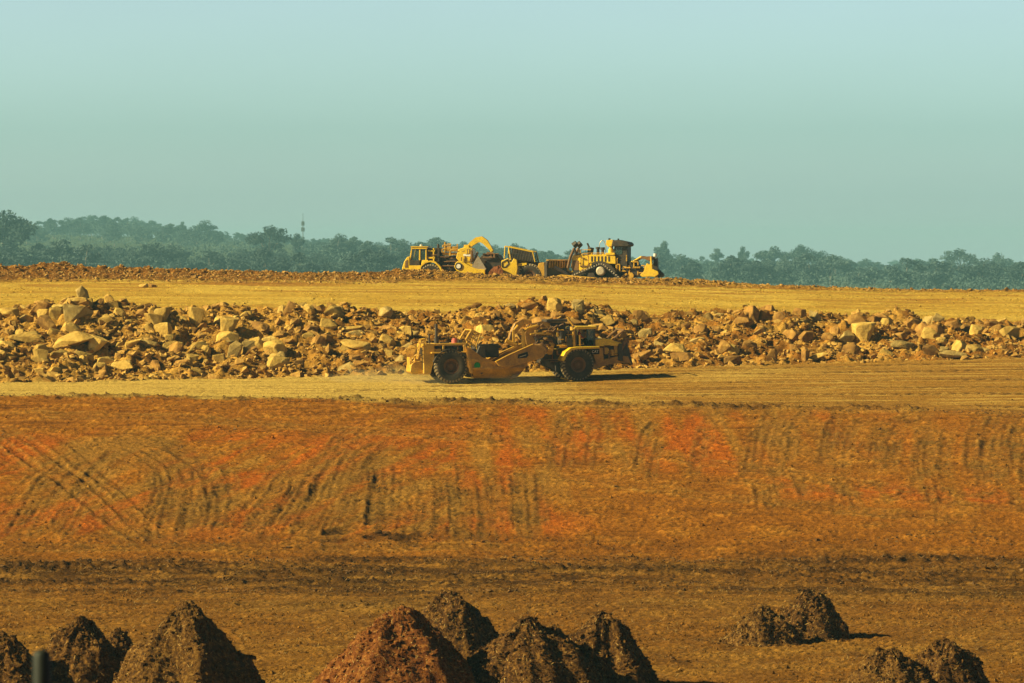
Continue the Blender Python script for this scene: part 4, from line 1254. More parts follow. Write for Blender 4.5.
    text_mesh('CAT', .235, 'white', sd, TT @ Matrix.Translation((X(595.05), -1.094, Zt(352.6))) @ Matrix.Rotation(R(90), 4, 'X'))
    e = MB(TT).box(X(603.6), X(617), -.6, .6, Zt(361), Zt(347.6)); e.cyl((X(610), -.62, Zt(357)), (X(617), -.62, Zt(350)), .1); e.build('front_engine', 'steel_dark', root, .03)
    e = MB(TT).cyl((X(606.3), -.6, Zt(352)), (X(606.3), -.85, Zt(352)), .22); e.cyl((X(612.2), -.72, Zt(357)), (X(612.2), -.72, Zt(351)), .13); e.box(X(614), X(618.8), -.8, -.65, Zt(357), Zt(347.3)); e.build('engine_filter', 'yellow_worn', root)
    MB(TT).prism(P([(591, 369), (594, 363.5), (604, 360.5), (619, 357), (626, 358), (629, 366), (622, 364.5), (608, 366), (596, 370)]), -.9, .9).build('tractor_frame', 'yellow_shade', root, .03)
    MB(TT).prism(P([(616.5, 362), (617, 345), (620, 345), (621, 358), (621, 363)]), -1.0, 1.0).build('radiator_guard', 'steel_dark', root, .03)
    b = MB(TT)
    for s in (-1, 1):
        y0, y1 = (.62, .85) if s > 0 else (-.85, -.62)
        b.prism(P([(619, 356), (624.5, 345), (627.5, 352), (630.5, 366.5), (627.5, 367), (622, 362)]), y0, y1)
    b.box(X(627), X(630), -.62, .62, Zt(366.5), Zt(363.5))
    b.build('push_bail', 'steel_dark', root, .02)
    b = MB(TT); b.path([(X(620.3), -.75, Zt(351)), (X(625), -.75, Zt(340.5))], .13, 8); b.path([(X(625.6), -.75, Zt(349)), (X(626.6), -.75, Zt(340.5))], .09, 8); b.build('bail_cylinder', 'steel_brown', root)
    b = MB(TT); b.path([(X(612.5), -.8, Zt(341)), (X(623), -.8, Zt(331.5))], .075); b.path([(X(612.5), .8, Zt(341)), (X(623), .8, Zt(331.5))], .075); b.cyl((X(623), -.8, Zt(331.5)), (X(623), .8, Zt(331.5)), .05); b.build('handrail', 'steel_brown', root)
    pipes(root, P, 436, 465, 343.5, 351, -1.1, 9, 'steel_brown', 1)
    pipes(root, P, 437, 464, 339, 344, -.6, 5, 'steel_dark', 2, .05)
    pipes(root, P, 600, 617, 347, 361, -.9, 8, 'steel_brown', 3, .035, TT)
    pipes(root, P, 540, 572, 352, 366, -.75, 8, 'steel_brown', 4)
    pipes(root, P, 556, 574, 328, 347, -1.1, 8, 'yellow_worn', 5, .03, TT, 'pipe')
    pipes(root, P, 413, 424, 345, 362, -.8, 5, 'yellow_worn', 6, .04, None, 'pipe')
    return root, X, Zt, TT

scr, SX, SZ, STT = make_moving_scraper()
hr = Vector((math.cos(YAW), math.sin(YAW)))
def gnd(lx): return gz(root_x + lx * hr.x, root_d + lx * hr.y)
rx, fx = SX(450.4), SX(577.3)
zr_w, zf_w = gnd(rx), gnd(fx)
pitch = math.atan2(zf_w - zr_w, fx - rx)
SCRM = Matrix.Translation((root_x, root_d, zr_w - rx * math.tan(pitch) - 0.03)) @ Matrix.Rotation(YAW, 4, 'Z') @ Matrix.Rotation(-pitch, 4, 'Y')
scr.matrix_world = SCRM

# driver in the open cab: one skinned body
def seated_person(name, label, Mx, shirt):
    J = [(0, 0, 0), (0, 0, .28), (0, 0, .48), (.03, 0, .60), (.05, 0, .74), (.06, 0, .84),          # spine to crown
         (0, .19, .45), (.12, .25, .2), (.36, .16, .22), (0, -.19, .45), (.12, -.25, .2), (.36, -.16, .22),
         (.02, .10, -.02), (.44, .13, .02), (.46, .13, -.40), (.02, -.10, -.02), (.44, -.13, .02), (.46, -.13, -.40), (.58, .13, -.43), (.58, -.13, -.43)]
    E = [(0, 1), (1, 2), (2, 3), (3, 4), (4, 5), (2, 6), (6, 7), (7, 8), (2, 9), (9, 10), (10, 11), (0, 12), (12, 13), (13, 14), (0, 15), (15, 16), (16, 17), (14, 18), (17, 19)]
    rad = [.15, .15, .14, .065, .10, .08, .07, .05, .04, .07, .05, .04, .10, .075, .05, .10, .075, .05, .04, .04]
    me = bpy.data.meshes.new(name); me.from_pydata(J, E, []); me.update()
    o = bpy.data.objects.new(name, me); COL.objects.link(o)
    sk = o.modifiers.new('skin', 'SKIN')
    for v, r_ in zip(me.skin_vertices[0].data, rad): v.radius = (r_, r_)
    me.skin_vertices[0].data[0].use_root = True
    sub = o.modifiers.new('sub', 'SUBSURF'); sub.levels = 1; sub.render_levels = 1
    dg = bpy.context.evaluated_depsgraph_get(); dg.update()
    m2 = bpy.data.meshes.new_from_object(o.evaluated_get(dg))
    bpy.data.objects.remove(o, do_unlink=True)
    m2.materials.clear()
    for k in ('cloth_red', 'skin', 'black'): m2.materials.append(M[k])
    for p in m2.polygons:
        c = p.center
        p.material_index = 1 if c.z > .60 or (c.x > .3 and c.z > .1) else (2 if c.z < .08 else 0)
        p.use_smooth = True
    o = link_mesh(name, m2)
    hat = MB().lathe((.05, 0, .80), [(.001, 0)], 3)
    hat = MB()
    hat.cyl((.055, 0, .80), (.055, 0, .875), .125, .085, 14); hat.cyl((.09, 0, .795), (.09, 0, .81), .14, n=14)
    h = hat.build('cap', 'red', o)
    o.matrix_world = Mx
    tag(o, label, 'person')
    return o
seated_person('person', 'driver in a red shirt and cap sitting in the cab of the moving scraper', SCRM @ STT @ Matrix.Translation((SX(582.5), -.22, SZ(343) + .10)), M['cloth_red'])

# ------------------------------------------------------------------ loaded scraper on the brow (faces left)
def rear_site(root_px, base_py, d, yaw_deg):
    x = (root_px - 512) / F * d
    return x, d, F / d

def make_loading_scraper():
    d = 383.0; sc = F / d; y_base = 287.5
    yaw = R(8); cs, sn = math.cos(yaw), math.sin(yaw)
    root = empty('motor_scraper')
    tag(root, 'bright yellow motor scraper cutting soil on the brow, its cab facing left', 'scraper', 'earthmoving machines')
    # local +x is forward = left in the picture; near side is +y
    X = lambda px: ((475 - px) / sc + 1.5 * (-sn) * 0) / cs
    Zt = lambda py: (y_base - py) / sc
    P = lambda pts: [(X(a), Zt(b)) for a, b in pts]
    W = 1.5
    for px_ in (433, 532):
        for s in (-1, 1): wheel(root, (X(px_), s * 1.15, 1.07), 1.07, .82, None, 'yellow_worn' if px_ < 500 else 'rim', 'tread_pale', 26)
    # tractor
    MB().prism(P([(403.6, 279), (404, 268), (406, 261.5), (409, 257), (411.5, 256.5), (411.5, 280)]), -1.15, 1.15).build('nose', 'yellow_bright', root, .04)
    MB().prism(P([(406.8, 267.5), (407.3, 261), (409.6, 259.8), (409.8, 267.5)]), 1.152, 1.18).build('headlight_panel', 'steel_brown', root)
    MB().prism(P([(411.5, 281), (411.5, 265.5), (423, 265.5), (424, 260), (430, 260), (429, 266), (424, 270), (421, 276), (421, 281)]), -1.2, 1.2).build('tractor_body', 'yellow_bright', root, .03)
    MB().prism(P([(411.7, 265.3), (412.2, 260.3), (421.4, 260.3), (421.4, 265.3)]), -1.17, 1.17).build('cab_door_panel', 'steel_dark', root, .02)
    c = MB()
    for yy in (-1.1, .98):
        c.prism(P([(411, 260.2), (413.2, 247.5), (414.3, 247.5), (412.4, 260.2)]), yy, yy + .12)
        c.prism(P([(420.7, 260.2), (421, 249), (422.2, 249), (422.2, 260.2)]), yy, yy + .12)
        c.prism(P([(427.2, 260), (427.4, 249), (428.4, 249), (428.4, 260)]), yy, yy + .12)
    c.prism(P([(412.8, 249), (413.2, 247), (428.8, 247), (429, 249)]), -1.15, 1.15)
    c.build('cab_frame', 'yellow_bright', root, .02)
    MB().prism(P([(412.4, 247.0), (413, 246.2), (430, 246.4), (430, 247.0)]), -1.2, 1.2).build('cab_roof', 'yellow_bright', root)
    g = MB(); g.prism(P([(412.6, 260.1), (414.1, 249.1), (420.8, 249.1), (420.8, 260.1)]), 1.03, 1.05); g.prism(P([(422.2, 260), (422.2, 249.1), (427.2, 249.1), (427.2, 260)]), 1.03, 1.05); g.prism(P([(412.6, 260.1), (414.1, 249.1), (427.2, 249.1), (427.2, 260)]), -1.05, -1.03)
    g.build('cab_window', 'glass', root)
    MB().cyl((X(421.5), .3, Zt(246)), (X(421.5), .3, Zt(244.6)), .12).build('beacon', 'white', root)
    MB().box(X(418), X(426), -.5, .5, Zt(260), Zt(254)).build('seat', 'black', root, .05)
    f = MB()
    for s in (-1, 1):
        f.oy = s * 1.15
        f.beam(P([(421.5, 272), (423.5, 266), (428, 262.2), (433, 261.2), (438, 262.6), (442.5, 267), (444.5, 272)]), .9, .14)
    f.sides('front_fender', 'yellow_bright', root)
    b = MB().box(X(428.8), X(441), -.9, .9, Zt(262), Zt(248)); b.box(X(440), X(458), -.55, .55, Zt(274), Zt(256)); b.build('engine', 'steel_dark', root, .03)
    b = MB().box(X(429.5), X(436.5), .9, 1.0, Zt(258.5), Zt(257)); b.box(X(429.5), X(436.5), .9, 1.0, Zt(251.5), Zt(250)); b.box(X(434.5), X(435.8), .9, 1.0, Zt(261), Zt(248)); b.build('engine_rail', 'yellow_bright', root)
    MB().cyl((X(439), .5, Zt(262)), (X(439), .5, Zt(244)), .11).build('exhaust_stack', 'steel_dark', root)
    b = MB().box(X(446), X(457), -.5, .5, Zt(251.5), Zt(246.5)); b.box(X(443.5), X(459), -.6, .7, Zt(255.5), Zt(252.5)); b.box(X(445), X(446.4), .4, .55, Zt(252), Zt(242)); b.box(X(450.8), X(451.8), .4, .55, Zt(248), Zt(243.5)); b.box(X(446), X(451), .4, .5, Zt(244.3), Zt(243.5)); b.box(X(457.5), X(458.6), .4, .5, Zt(252), Zt(244))
    b.build('hydraulic_tank', 'yellow_worn', root, .02)
    b = MB(); b.path([(X(441), .6, Zt(252)), (X(447), .7, Zt(259)), (X(455), .65, Zt(262)), (X(459), .6, Zt(257))], .06); b.path([(X(443), -.5, Zt(256)), (X(450), .75, Zt(266)), (X(457), .6, Zt(270))], .08); b.build('hydraulic_hose', 'steel_dark', root)
    # gooseneck and arms
    MB().prism(P([(457.5, 258), (460, 249), (467, 247), (474, 248.5), (475, 258), (473, 262), (462, 263)]), -.9, .9).build('gooseneck', 'yellow_bright', root, .05)
    MB().prism(P([(465, 256), (473, 256.5), (472.5, 254.3), (465, 254)]), .902, .93).build('name_panel', 'white', root)
    b = MB().box(X(464.5), X(469.5), -.4, .4, Zt(248), Zt(244.8)); b.build('hoist_bracket', 'yellow_bright', root, .02)
    b = MB(); b.box(X(472.3), X(474), .9, 1.1, Zt(264), Zt(250)); b.path([(X(474.5), .8, Zt(266)), (X(479), .8, Zt(252))], .1); b.build('hoist_cylinder', 'steel_brown', root)
    for s in (-1, 1):
        y0, y1 = (1.55, 1.85) if s > 0 else (-1.85, -1.55)
        a = MB().prism(P([(457.3, 267), (458.5, 263), (461, 261), (465, 261.5), (474, 266.5), (480, 269), (488, 269.5), (488, 277), (480, 277), (470, 275), (460, 271)]), y0, y1).build('draft_arm', 'yellow_bright', root, .03)
        yy = 1.86 if s > 0 else -1.86
        k = MB(); k.cyl((X(461.8), yy - .005 * s, Zt(266.2)), (X(461.8), yy + .06 * s, Zt(266.2)), .33, n=20); k.build('pivot_ring', 'steel_dark', a)
        k = MB(); k.cyl((X(461.8), yy + .05 * s, Zt(266.2)), (X(461.8), yy + .10 * s, Zt(266.2)), .2, n=16); k.build('pivot_cap', 'white', a)
    b = MB(); b.beam(P([(468, 247.5), (472, 243.5), (477, 240), (481.5, 239.3), (485.5, 242), (489, 246.5), (492.5, 251)]), .5, [.3, .42, .5, .55, .5, .36, .22]); b.beam(P([(492.3, 250.3), (490.8, 254), (489, 257.5)]), .35, [.22, .18, .12])
    b.build('apron_arm', 'yellow_bright', root)
    # bowl
    b = MB()
    for s in (-1, 1):
        y0, y1 = (W - .07, W + .07) if s > 0 else (-W - .07, -W + .07)
        b.prism(P([(474, 267), (480.5, 255.5), (488.5, 268.5), (488, 271)]), y0, y1)
    b.sides('apron_side', 'steel_bare', root)
    MB().prism(P([(481, 258), (486, 253.5), (499, 254.5), (503.5, 262), (503.5, 277), (488, 277)]), -W + .1, W - .35).build('bowl_wall', 'steel_dark', root, .03)
    b = MB()
    for s in (-1, 1):
        y0, y1 = (W - .05, W + .3) if s > 0 else (-W - .3, -W + .05)
        b.prism(P([(504, 280), (504.3, 260.5), (508, 259.3), (511, 258), (512.5, 262), (514.5, 262), (516.5, 258.2), (519.5, 260), (520.5, 268), (518.5, 279)]), y0, y1)
    b.sides('bowl_rear', 'yellow_bright', root, .04)
    b = MB(); yy = W + .32
    for p0, p1 in (((505, 262.5), (510, 259.5)), ((510, 259.5), (511.5, 263.5)), ((511.5, 263.5), (508, 267)), ((508, 267), (505, 267)), ((505, 267), (505, 262.5))):
        b.cyl((X(p0[0]), yy, Zt(p0[1])), (X(p1[0]), yy, Zt(p1[1])), .045, n=6)
    b.build('panel_outline', 'black', root)
    MB().prism(P([(504.5, 287), (504.5, 262), (520, 262), (541, 262), (541, 273), (520, 284)]), -1.0, .65).build('rear_frame', 'steel_dark', root, .03)
    b = MB(); b.prism(P([(520, 266), (521, 263.2), (529, 262.8), (529, 264.8), (524, 266)]), .7, 1.6); b.build('rear_fender', 'yellow_bright', root)
    # screen guard over the rear engine
    b = MB()
    q = [(506.3, 258.5), (507, 246.3), (534.5, 252), (537, 262)]
    for yy in (-1.25, 1.25):
        pp = [(X(a), yy, Zt(c)) for a, c in q]
        b.path(pp, .05); b.path([(X(510.5), yy, Zt(247)), (X(512.5), yy, Zt(259))], .05)
    for k in range(15):
        f_ = k / 14; a = 507 + 27.5 * f_; c = 246.3 + 5.7 * f_
        b.cyl((X(a), -1.25, Zt(c)), (X(a), 1.25, Zt(c)), .035, n=6)
    b.build('guard_frame', 'yellow_bright', root)
    b = MB()
    for k in range(16):
        a = 510.5 + 24 * k / 15; top = 246.3 + 5.7 * (a - 507) / 27.5; bot = 259 + 3 * (a - 510) / 27
        b.cyl((X(a), 1.22, Zt(top)), (X(a + 1.6), 1.22, Zt(bot)), .05, n=6)
        b.cyl((X(a), -1.22, Zt(top)), (X(a + 1.6), -1.22, Zt(bot)), .05, n=6)
    for k in range(1, 5):
        f_ = k / 5
        b.cyl((X(510.5), 1.22, Zt(247 + 12 * f_)), (X(536), 1.22, Zt(252.3 + 9.5 * f_)), .035, n=6)
    b.build('screen_mesh', 'steel_dark', root)
    b = MB().prism(P([(513, 262), (512, 253), (531, 256), (535, 262)]), -1.1, 1.1); b.build('rear_engine', 'steel_dark', root, .05)
    b = MB().prism(P([(539.5, 279), (540, 266), (541, 263), (546.5, 262.3), (547, 278)]), -.2, 1.5); b.build('push_block', 'yellow_worn', root, .04)
    pipes(root, P, 443, 460, 245, 256, .8, 9, 'yellow_worn', 11, .05, None, 'pipe')
    pipes(root, P, 441, 459, 256, 272, .75, 10, 'steel_brown', 12, .05)
    pipes(root, P, 459, 475, 249, 261, .98, 6, 'steel_brown', 13, .04)
    pipes(root, P, 428, 440, 248, 260, 1.0, 5, 'steel_brown', 14, .04)
    pipes(root, P, 519, 540, 261, 272, .8, 7, 'steel_brown', 15, .05)
    pipes(root, P, 485, 501, 252.5, 263, W - .2, 6, 'steel_brown', 16, .06)
    x = (475 - 512) / F * d
    # settle: wheels on ground
    h = -hr0(yaw)
    zz = min(gz(x + X(p) * -cs, d + X(p) * sn) for p in (433, 532))
    root.location = (x, d, CZ - (y_base - HOR) * d / F)
    root.rotation_euler = (0, 0, math.pi - yaw)
    return root, x, d
def hr0(y): return Vector((math.cos(y), math.sin(y)))
ls, lsx, lsd = make_loading_scraper()
ls.location.z = min(ls.location.z, 99)

# red soil spilling ahead of the bowl
def soil_heap(px0, px1, top_py, d, zbase, mat, label, seed=3, yo=0.0):
    x0, x1 = (px0 - 512) / F * d, (px1 - 512) / F * d
    h = CZ - (top_py - HOR) / F * d - zbase
    nx, ny = 40, 40
    u, v = np.meshgrid(np.linspace(-1, 1, nx), np.linspace(-1, 1, ny))
    rr = np.clip(1 - np.maximum(np.abs(u) ** 3, np.abs(v) ** 3), 0, 1) ** .6
    z = h * rr * (1 + .12 * fbm(u * 2.2 + seed, v * 2.2, 4, seed)) * (0.85 + .15 * u)
    x = (x0 + x1) / 2 + u * (x1 - x0) / 2; y = d + v * 1.6 + yo
    V = np.stack([x, y, zbase + z - .3], -1).reshape(-1, 3)
    idx = np.arange(nx * ny).reshape(ny, nx)
    Q = np.stack([idx[:-1, :-1], idx[:-1, 1:], idx[1:, 1:], idx[1:, :-1]], -1).reshape(-1, 4)
    o = link_mesh('soil_heap', mesh_np('soil_heap', V, Q, True), M[mat])
    tag(o, label, 'soil heap')
    return o
soil_heap(485.5, 505.5, 260, lsd - 1.9, ls.location.z, 'heap_red', 'dark red heap of cut soil at the bowl of the scraper on the brow')

# ------------------------------------------------------------------ bulldozer pushing it (faces left)
def make_dozer():
    d = 382.0; sc = F / d; y_base = 287.5
    yaw = R(12); cs = math.cos(yaw)
    root = empty('bulldozer')
    tag(root, 'large yellow bulldozer with raised drive sprocket and rear ripper, pushing the scraper on the brow', 'bulldozer', 'earthmoving machines')
    X = lambda px: (606 - px) / sc / cs
    Zt = lambda py: (y_base - py) / sc
    P = lambda pts: [(X(a), Zt(b)) for a, b in pts]
    # tracks: triangle with the sprocket at the apex
    for s in (-1, 1):
        yc = s * 1.35
        cx = [(577, 281.5, 5.2), (604, 270.5, 5.6), (618, 281.5, 5.2)]
        loop = []
        def arc(c, a0, a1, n=7):
            for k in range(n + 1):
                a = R(a0 + (a1 - a0) * k / n); loop.append((X(c[0]) + c[2] / sc * math.cos(a), Zt(c[1]) + c[2] / sc * math.sin(a)))
        # order: front idler (forward is +x), over the sprocket, rear idler, back along the ground
        arc(cx[0], -90, 68); arc(cx[1], 66, 140); arc(cx[2], 140, 270)
        L = loop + [loop[0]]
        pts = []
        for a, b_ in zip(L[:-1], L[1:]):
            n = max(1, int(math.hypot(b_[0] - a[0], b_[1] - a[1]) / .12))
            pts += [(a[0] + (b_[0] - a[0]) * k / n, a[1] + (b_[1] - a[1]) * k / n) for k in range(n)]
        t = MB(); t.oy = yc; t.beam(L, .70, .10)
        tr = t.build('track', 'steel_dark', root)
        gsh = MB(); gsh.oy = yc
        step = 2
        for i in range(0, len(pts), step):
            x, z = pts[i]; a = pts[i - 1]; b_ = pts[(i + 1) % len(pts)]
            tx, tz = b_[0] - a[0], b_[1] - a[1]; q = math.hypot(tx, tz) or 1; nx, nz = tz / q, -tx / q
            # outward normal: away from the centroid
            mx, mz = X(600), Zt(277)
            if (x - mx) * nx + (z - mz) * nz < 0: nx, nz = -nx, -nz
            gsh.beam([(x + nx * .04, z + nz * .04), (x + nx * .14, z + nz * .14)], .76, .11)
        gsh.build('grouser', 'track_steel', tr)
        w = MB()
        sp = w.lathe((X(604), yc, Zt(271)), [(.001, -.42), (.3, -.42), (.40, -.34), (.42, -.2), (.42, .2), (.40, .34), (.3, .42), (.001, .42)], 24)
        w.build('sprocket', 'track_steel', root)
        for c in (cx[0], cx[2]):
            k = MB().lathe((X(c[0]), yc, Zt(c[1])), [(.001, -.2), (.12, -.24), (.16, -.14), (.34, -.14), (.4, -.2), (.4, .2), (.34, .14), (.16, .14), (.12, .24), (.001, .2)], 24); k.build('idler', 'track_steel', root)
        k = MB().prism(P([(580, 283), (583, 277.5), (610, 277.5), (615, 280), (613, 284), (582, 284)]), yc - .2, yc + .2)
        for j in range(6): k.cyl((X(585 + j * 5), yc - .3, Zt(284)), (X(585 + j * 5), yc + .3, Zt(284)), .2, n=12)
        k.prism(P([(590, 278), (592, 273), (597, 272.5), (599, 278)]), yc - .3, yc + .3)
        k.build('track_frame', 'steel_dark', root)
    # hull and hood
    MB().prism(P([(574.5, 281), (575, 270), (618, 268), (626, 270), (627, 279), (618, 282)]), -.85, .85).build('hull', 'steel_dark', root, .04)
    MB().prism(P([(573.5, 272), (573.6, 258), (575, 255), (583, 254.6), (606, 254), (606, 262), (596, 263.5), (589, 270), (581, 273)]), -.8, .8).build('hood', 'yellow_bright', root, .04)
    b = MB()
    b.prism(P([(574.3, 269.5), (574.6, 260.5), (580, 260.5), (580, 270.5), (576, 271.5)]), .802, .84)
    b.prism(P([(574.3, 269.5), (574.6, 260.5), (580, 260.5), (580, 270.5), (576, 271.5)]), -.84, -.802)
    b.sides('radiator_side', 'steel_brown', root)
    b = MB().prism(P([(581.5, 271), (581.5, 256.5), (590, 256.3), (591, 262), (588, 269)]), .802, .87); b.build('engine_door', 'yellow_bright', root, .02)
    b = MB()
    for a in (593.5, 596.5, 600, 603.5, 607, 610.5):
        b.box(X(a), X(a + 1.6), 1.102, 1.12, Zt(261.5), Zt(256.3))
    b.build('platform_slot', 'steel_dark', root)
    MB().prism(P([(591.5, 263), (591.5, 254.8), (614, 254.6), (617.5, 256), (618, 264), (606, 263.5), (600, 262)]), -1.1, 1.1).build('platform', 'yellow_bright', root, .03)
    b = MB()
    for s in (-1, 1):
        y0, y1 = (1.0, 1.72) if s > 0 else (-1.72, -1.0)
        b.prism(P([(594.5, 266.5), (596, 262.3), (602, 261), (608, 262), (615, 266), (619.5, 272), (618, 273), (612, 267.5), (604, 263.2), (598, 264)]), y0, y1)
    b.sides('track_fender', 'steel_dark', root)
    # stacks, precleaners
    b = MB().cyl((X(589), .3, Zt(256)), (X(589.5), .3, Zt(246)), .09); b.cyl((X(590.5), .3, Zt(256)), (X(592), .3, Zt(247.5)), .24, .26); b.cyl((X(588), .3, Zt(243.2)), (X(589.5), .3, Zt(246.5)), .08); b.build('exhaust_stack', 'steel_dark', root)
    b = MB().cyl((X(598.3), .2, Zt(255)), (X(598.3), .2, Zt(249)), .12); b.cyl((X(598.3), .2, Zt(249)), (X(598.3), .2, Zt(247)), .2); b.build('air_precleaner', 'steel_dark', root)
    b = MB().cyl((X(603.5), .4, Zt(254)), (X(603.5), .4, Zt(249)), .14); b.cyl((X(603.5), .4, Zt(250)), (X(603.5), .4, Zt(247.3)), .21); b.build('air_precleaner', 'steel_dark', root)
    b = MB(); b.path([(X(599.5 + 3.2 - 3.2 * math.cos(t)), .1, Zt(247 - 6.5 * math.sin(t))) for t in [R(a) for a in range(0, 181, 20)]], .03, 6); b.path([(X(599.5), .1, Zt(255)), (X(599.5), .1, Zt(247))], .03, 6); b.path([(X(606), .1, Zt(255)), (X(606), .1, Zt(247))], .03, 6); b.build('handrail', 'steel_bare', root)
    # blade lift cylinders leaning at the front
    b = MB()
    for yy in (-.95, .95):
        b.path([(X(570), yy, Zt(268)), (X(572.5), yy, Zt(257)), (X(576.5), yy, Zt(248))], .13, 8)
    b.sides('lift_cylinder', 'steel_brown', root)
    b = MB()
    for yy in (-.95, .95):
        b.cyl((X(575.4), yy - .12, Zt(246)), (X(578.8), yy - .12, Zt(243)), .3, .26, 8); b.path([(X(576), yy, Zt(248)), (X(578.5), yy, Zt(254.5))], .12, 8)
    b.box(X(576.6), X(578), -.95, .95, Zt(255.5), Zt(253.5))
    b.build('work_light', 'steel_dark', root)
    # blade with push arms
    BT = Matrix.Translation((X(558), 0, 0)) @ Matrix.Rotation(R(-11), 4, 'Z') @ Matrix.Translation((-X(558), 0, 0))
    bl = MB(BT)
    prof = P([(556.5, 285), (554.5, 276), (555, 267), (557, 260.5), (558.8, 260.5), (558, 267), (558, 276), (560.5, 285)])
    bl.prism(prof, -2.6, 2.6)
    blade = bl.build('blade', 'steel_dark', root)
    b = MB(BT)
    for k in range(9):
        yy = -2.45 + k * .58
        b.prism(P([(558.2, 268), (558.9, 260.6), (560.2, 261.2), (559.8, 268)]), yy, yy + .13)
    b.prism(P([(557.2, 260.4), (557.5, 259.4), (559.6, 260), (559.6, 260.8)]), -2.6, 2.6)
    b.build('blade_rib', 'yellow_worn', blade)
    b = MB()
    for s in (-1, 1):
        y0, y1 = (1.85, 2.15) if s > 0 else (-2.15, -1.85)
        b.prism(P([(559, 281), (559, 276), (566, 274.5), (600, 277.5), (600, 281), (566, 279)]), y0, y1)
        b.beam([(X(553), Zt(266)), (X(566), Zt(273))], .2, .2) if False else None
    b.sides('push_arm', 'yellow_worn', root, .03)
    b = MB()
    for yy in (-1.9, 1.9):
        b.path([(X(561 - yy * 1.6), yy * .8, Zt(267)), (X(565), yy * .8, Zt(271)), (X(571), yy * .8, Zt(275))], .16, 10)
    b.sides('tilt_cylinder', 'steel_bare', root)
    # cab and canopy
    MB().prism(P([(614, 257), (616.2, 246.5), (629, 246.5), (629, 268), (618, 268)]), -.95, .9).build('cab', 'steel_dark', root, .03)
    MB().prism(P([(616.8, 253), (618, 246.8), (624, 246.8), (624, 254), (619, 255)]), .902, .93).build('cab_window', 'glass', root)
    MB().prism(P([(613.6, 246.6), (615, 240.5), (619.5, 240), (629.5, 242.2), (631.5, 244), (631, 246), (629.5, 246.6)]), -1.2, 1.2).build('canopy', 'steel_dark', root, .05)
    b = MB(); b.cyl((X(612.2), .6, Zt(254.5)), (X(612.2), .6, Zt(249)), .25, n=14); b.prism(P([(608.2, 244.5), (608.6, 240.2), (615, 239.8), (615.4, 243.5), (613.5, 246.5), (610.5, 247)]), .2, 1.15); b.cyl((X(612.4), .6, Zt(249.4)), (X(612.4), .6, Zt(246.5)), .18, n=14); b.box(X(608), X(617), .2, 1.18, Zt(255), Zt(252.8)); b.build('air_conditioner', 'yellow_bright', root, .02)
    b = MB().box(X(610), X(611.6), .5, .8, Zt(240), Zt(238.3)); b.box(X(618.5), X(619.6), .2, .5, Zt(240.2), Zt(238.6)); b.build('roof_light', 'black', root)
    # ripper
    b = MB().prism(P([(626, 270), (629, 262.5), (637, 261), (640, 267), (647, 270), (646, 276), (630, 278)]), -.8, .8); b.build('ripper_mount', 'steel_dark', root, .03)
    b = MB()
    for yy in (-.6, .6): b.cyl((X(629.5), yy, Zt(264.5)), (X(634), yy, Zt(261.6)), .16); b.cyl((X(634), yy, Zt(261.6)), (X(642.5), yy, Zt(256.6)), .08)
    b.sides('ripper_cylinder', 'yellow_bright', root)
    b = MB().prism(P([(641.2, 259), (642.5, 256), (646, 256.6), (652.5, 256.2), (652.5, 258.4), (650.5, 261), (645, 259)]), -.75, .75); b.build('ripper_beam', 'steel_brown', root, .02)
    b = MB()
    for yy in (-.95, .7): b.prism(P([(641.5, 275), (645, 272), (647, 266), (648.5, 263), (651.5, 265), (651.8, 256.3), (653, 256.3), (654, 269), (659.5, 271.5), (660, 274), (656, 277), (652, 276.5), (644, 277)]), yy, yy + .25)
    b.box(X(644), X(658), -.7, .7, Zt(276.5), Zt(272.5))
    b.build('ripper_frame', 'yellow_bright', root, .03)
    b = MB().prism(P([(653.5, 270), (654, 259), (657, 257.5), (658, 269), (663.5, 274), (663, 277), (656, 277.5)]), -.3, .3); b.build('ripper_shank', 'steel_dark', root, .03)
    MB().cyl((X(654.8), .1, Zt(256.6)), (X(655), .1, Zt(253.6)), .14).build('shank_pin', 'white', root)
    b = MB().prism(P([(622, 277.5), (628.5, 272.8), (629.3, 274.4), (624, 279)]), .9, 1.2); b.cyl((X(632.5), .7, Zt(275.5)), (X(632.5), 1.1, Zt(275.5)), .28); b.build('rear_link', 'yellow_worn', root)
    pipes(root, P, 582, 618, 262.5, 272, .98, 9, 'steel_brown', 21, .05)
    pipes(root, P, 576, 592, 256, 271, .9, 6, 'steel_brown', 22, .035)
    pipes(root, P, 617, 629, 255, 272, .98, 6, 'yellow_worn', 23, .05, None, 'handrail')
    pipes(root, P, 626, 646, 262, 275, .9, 8, 'yellow_worn', 24, .06, None, 'pipe')
    pipes(root, P, 580, 616, 249.5, 255, .85, 6, 'yellow_worn', 25, .035, None, 'handrail')
    root.location = ((606 - 512) / F * d, d, CZ - (y_base - HOR) * d / F)
    root.rotation_euler = (0, 0, math.pi - yaw)
    return root
dz = make_dozer()

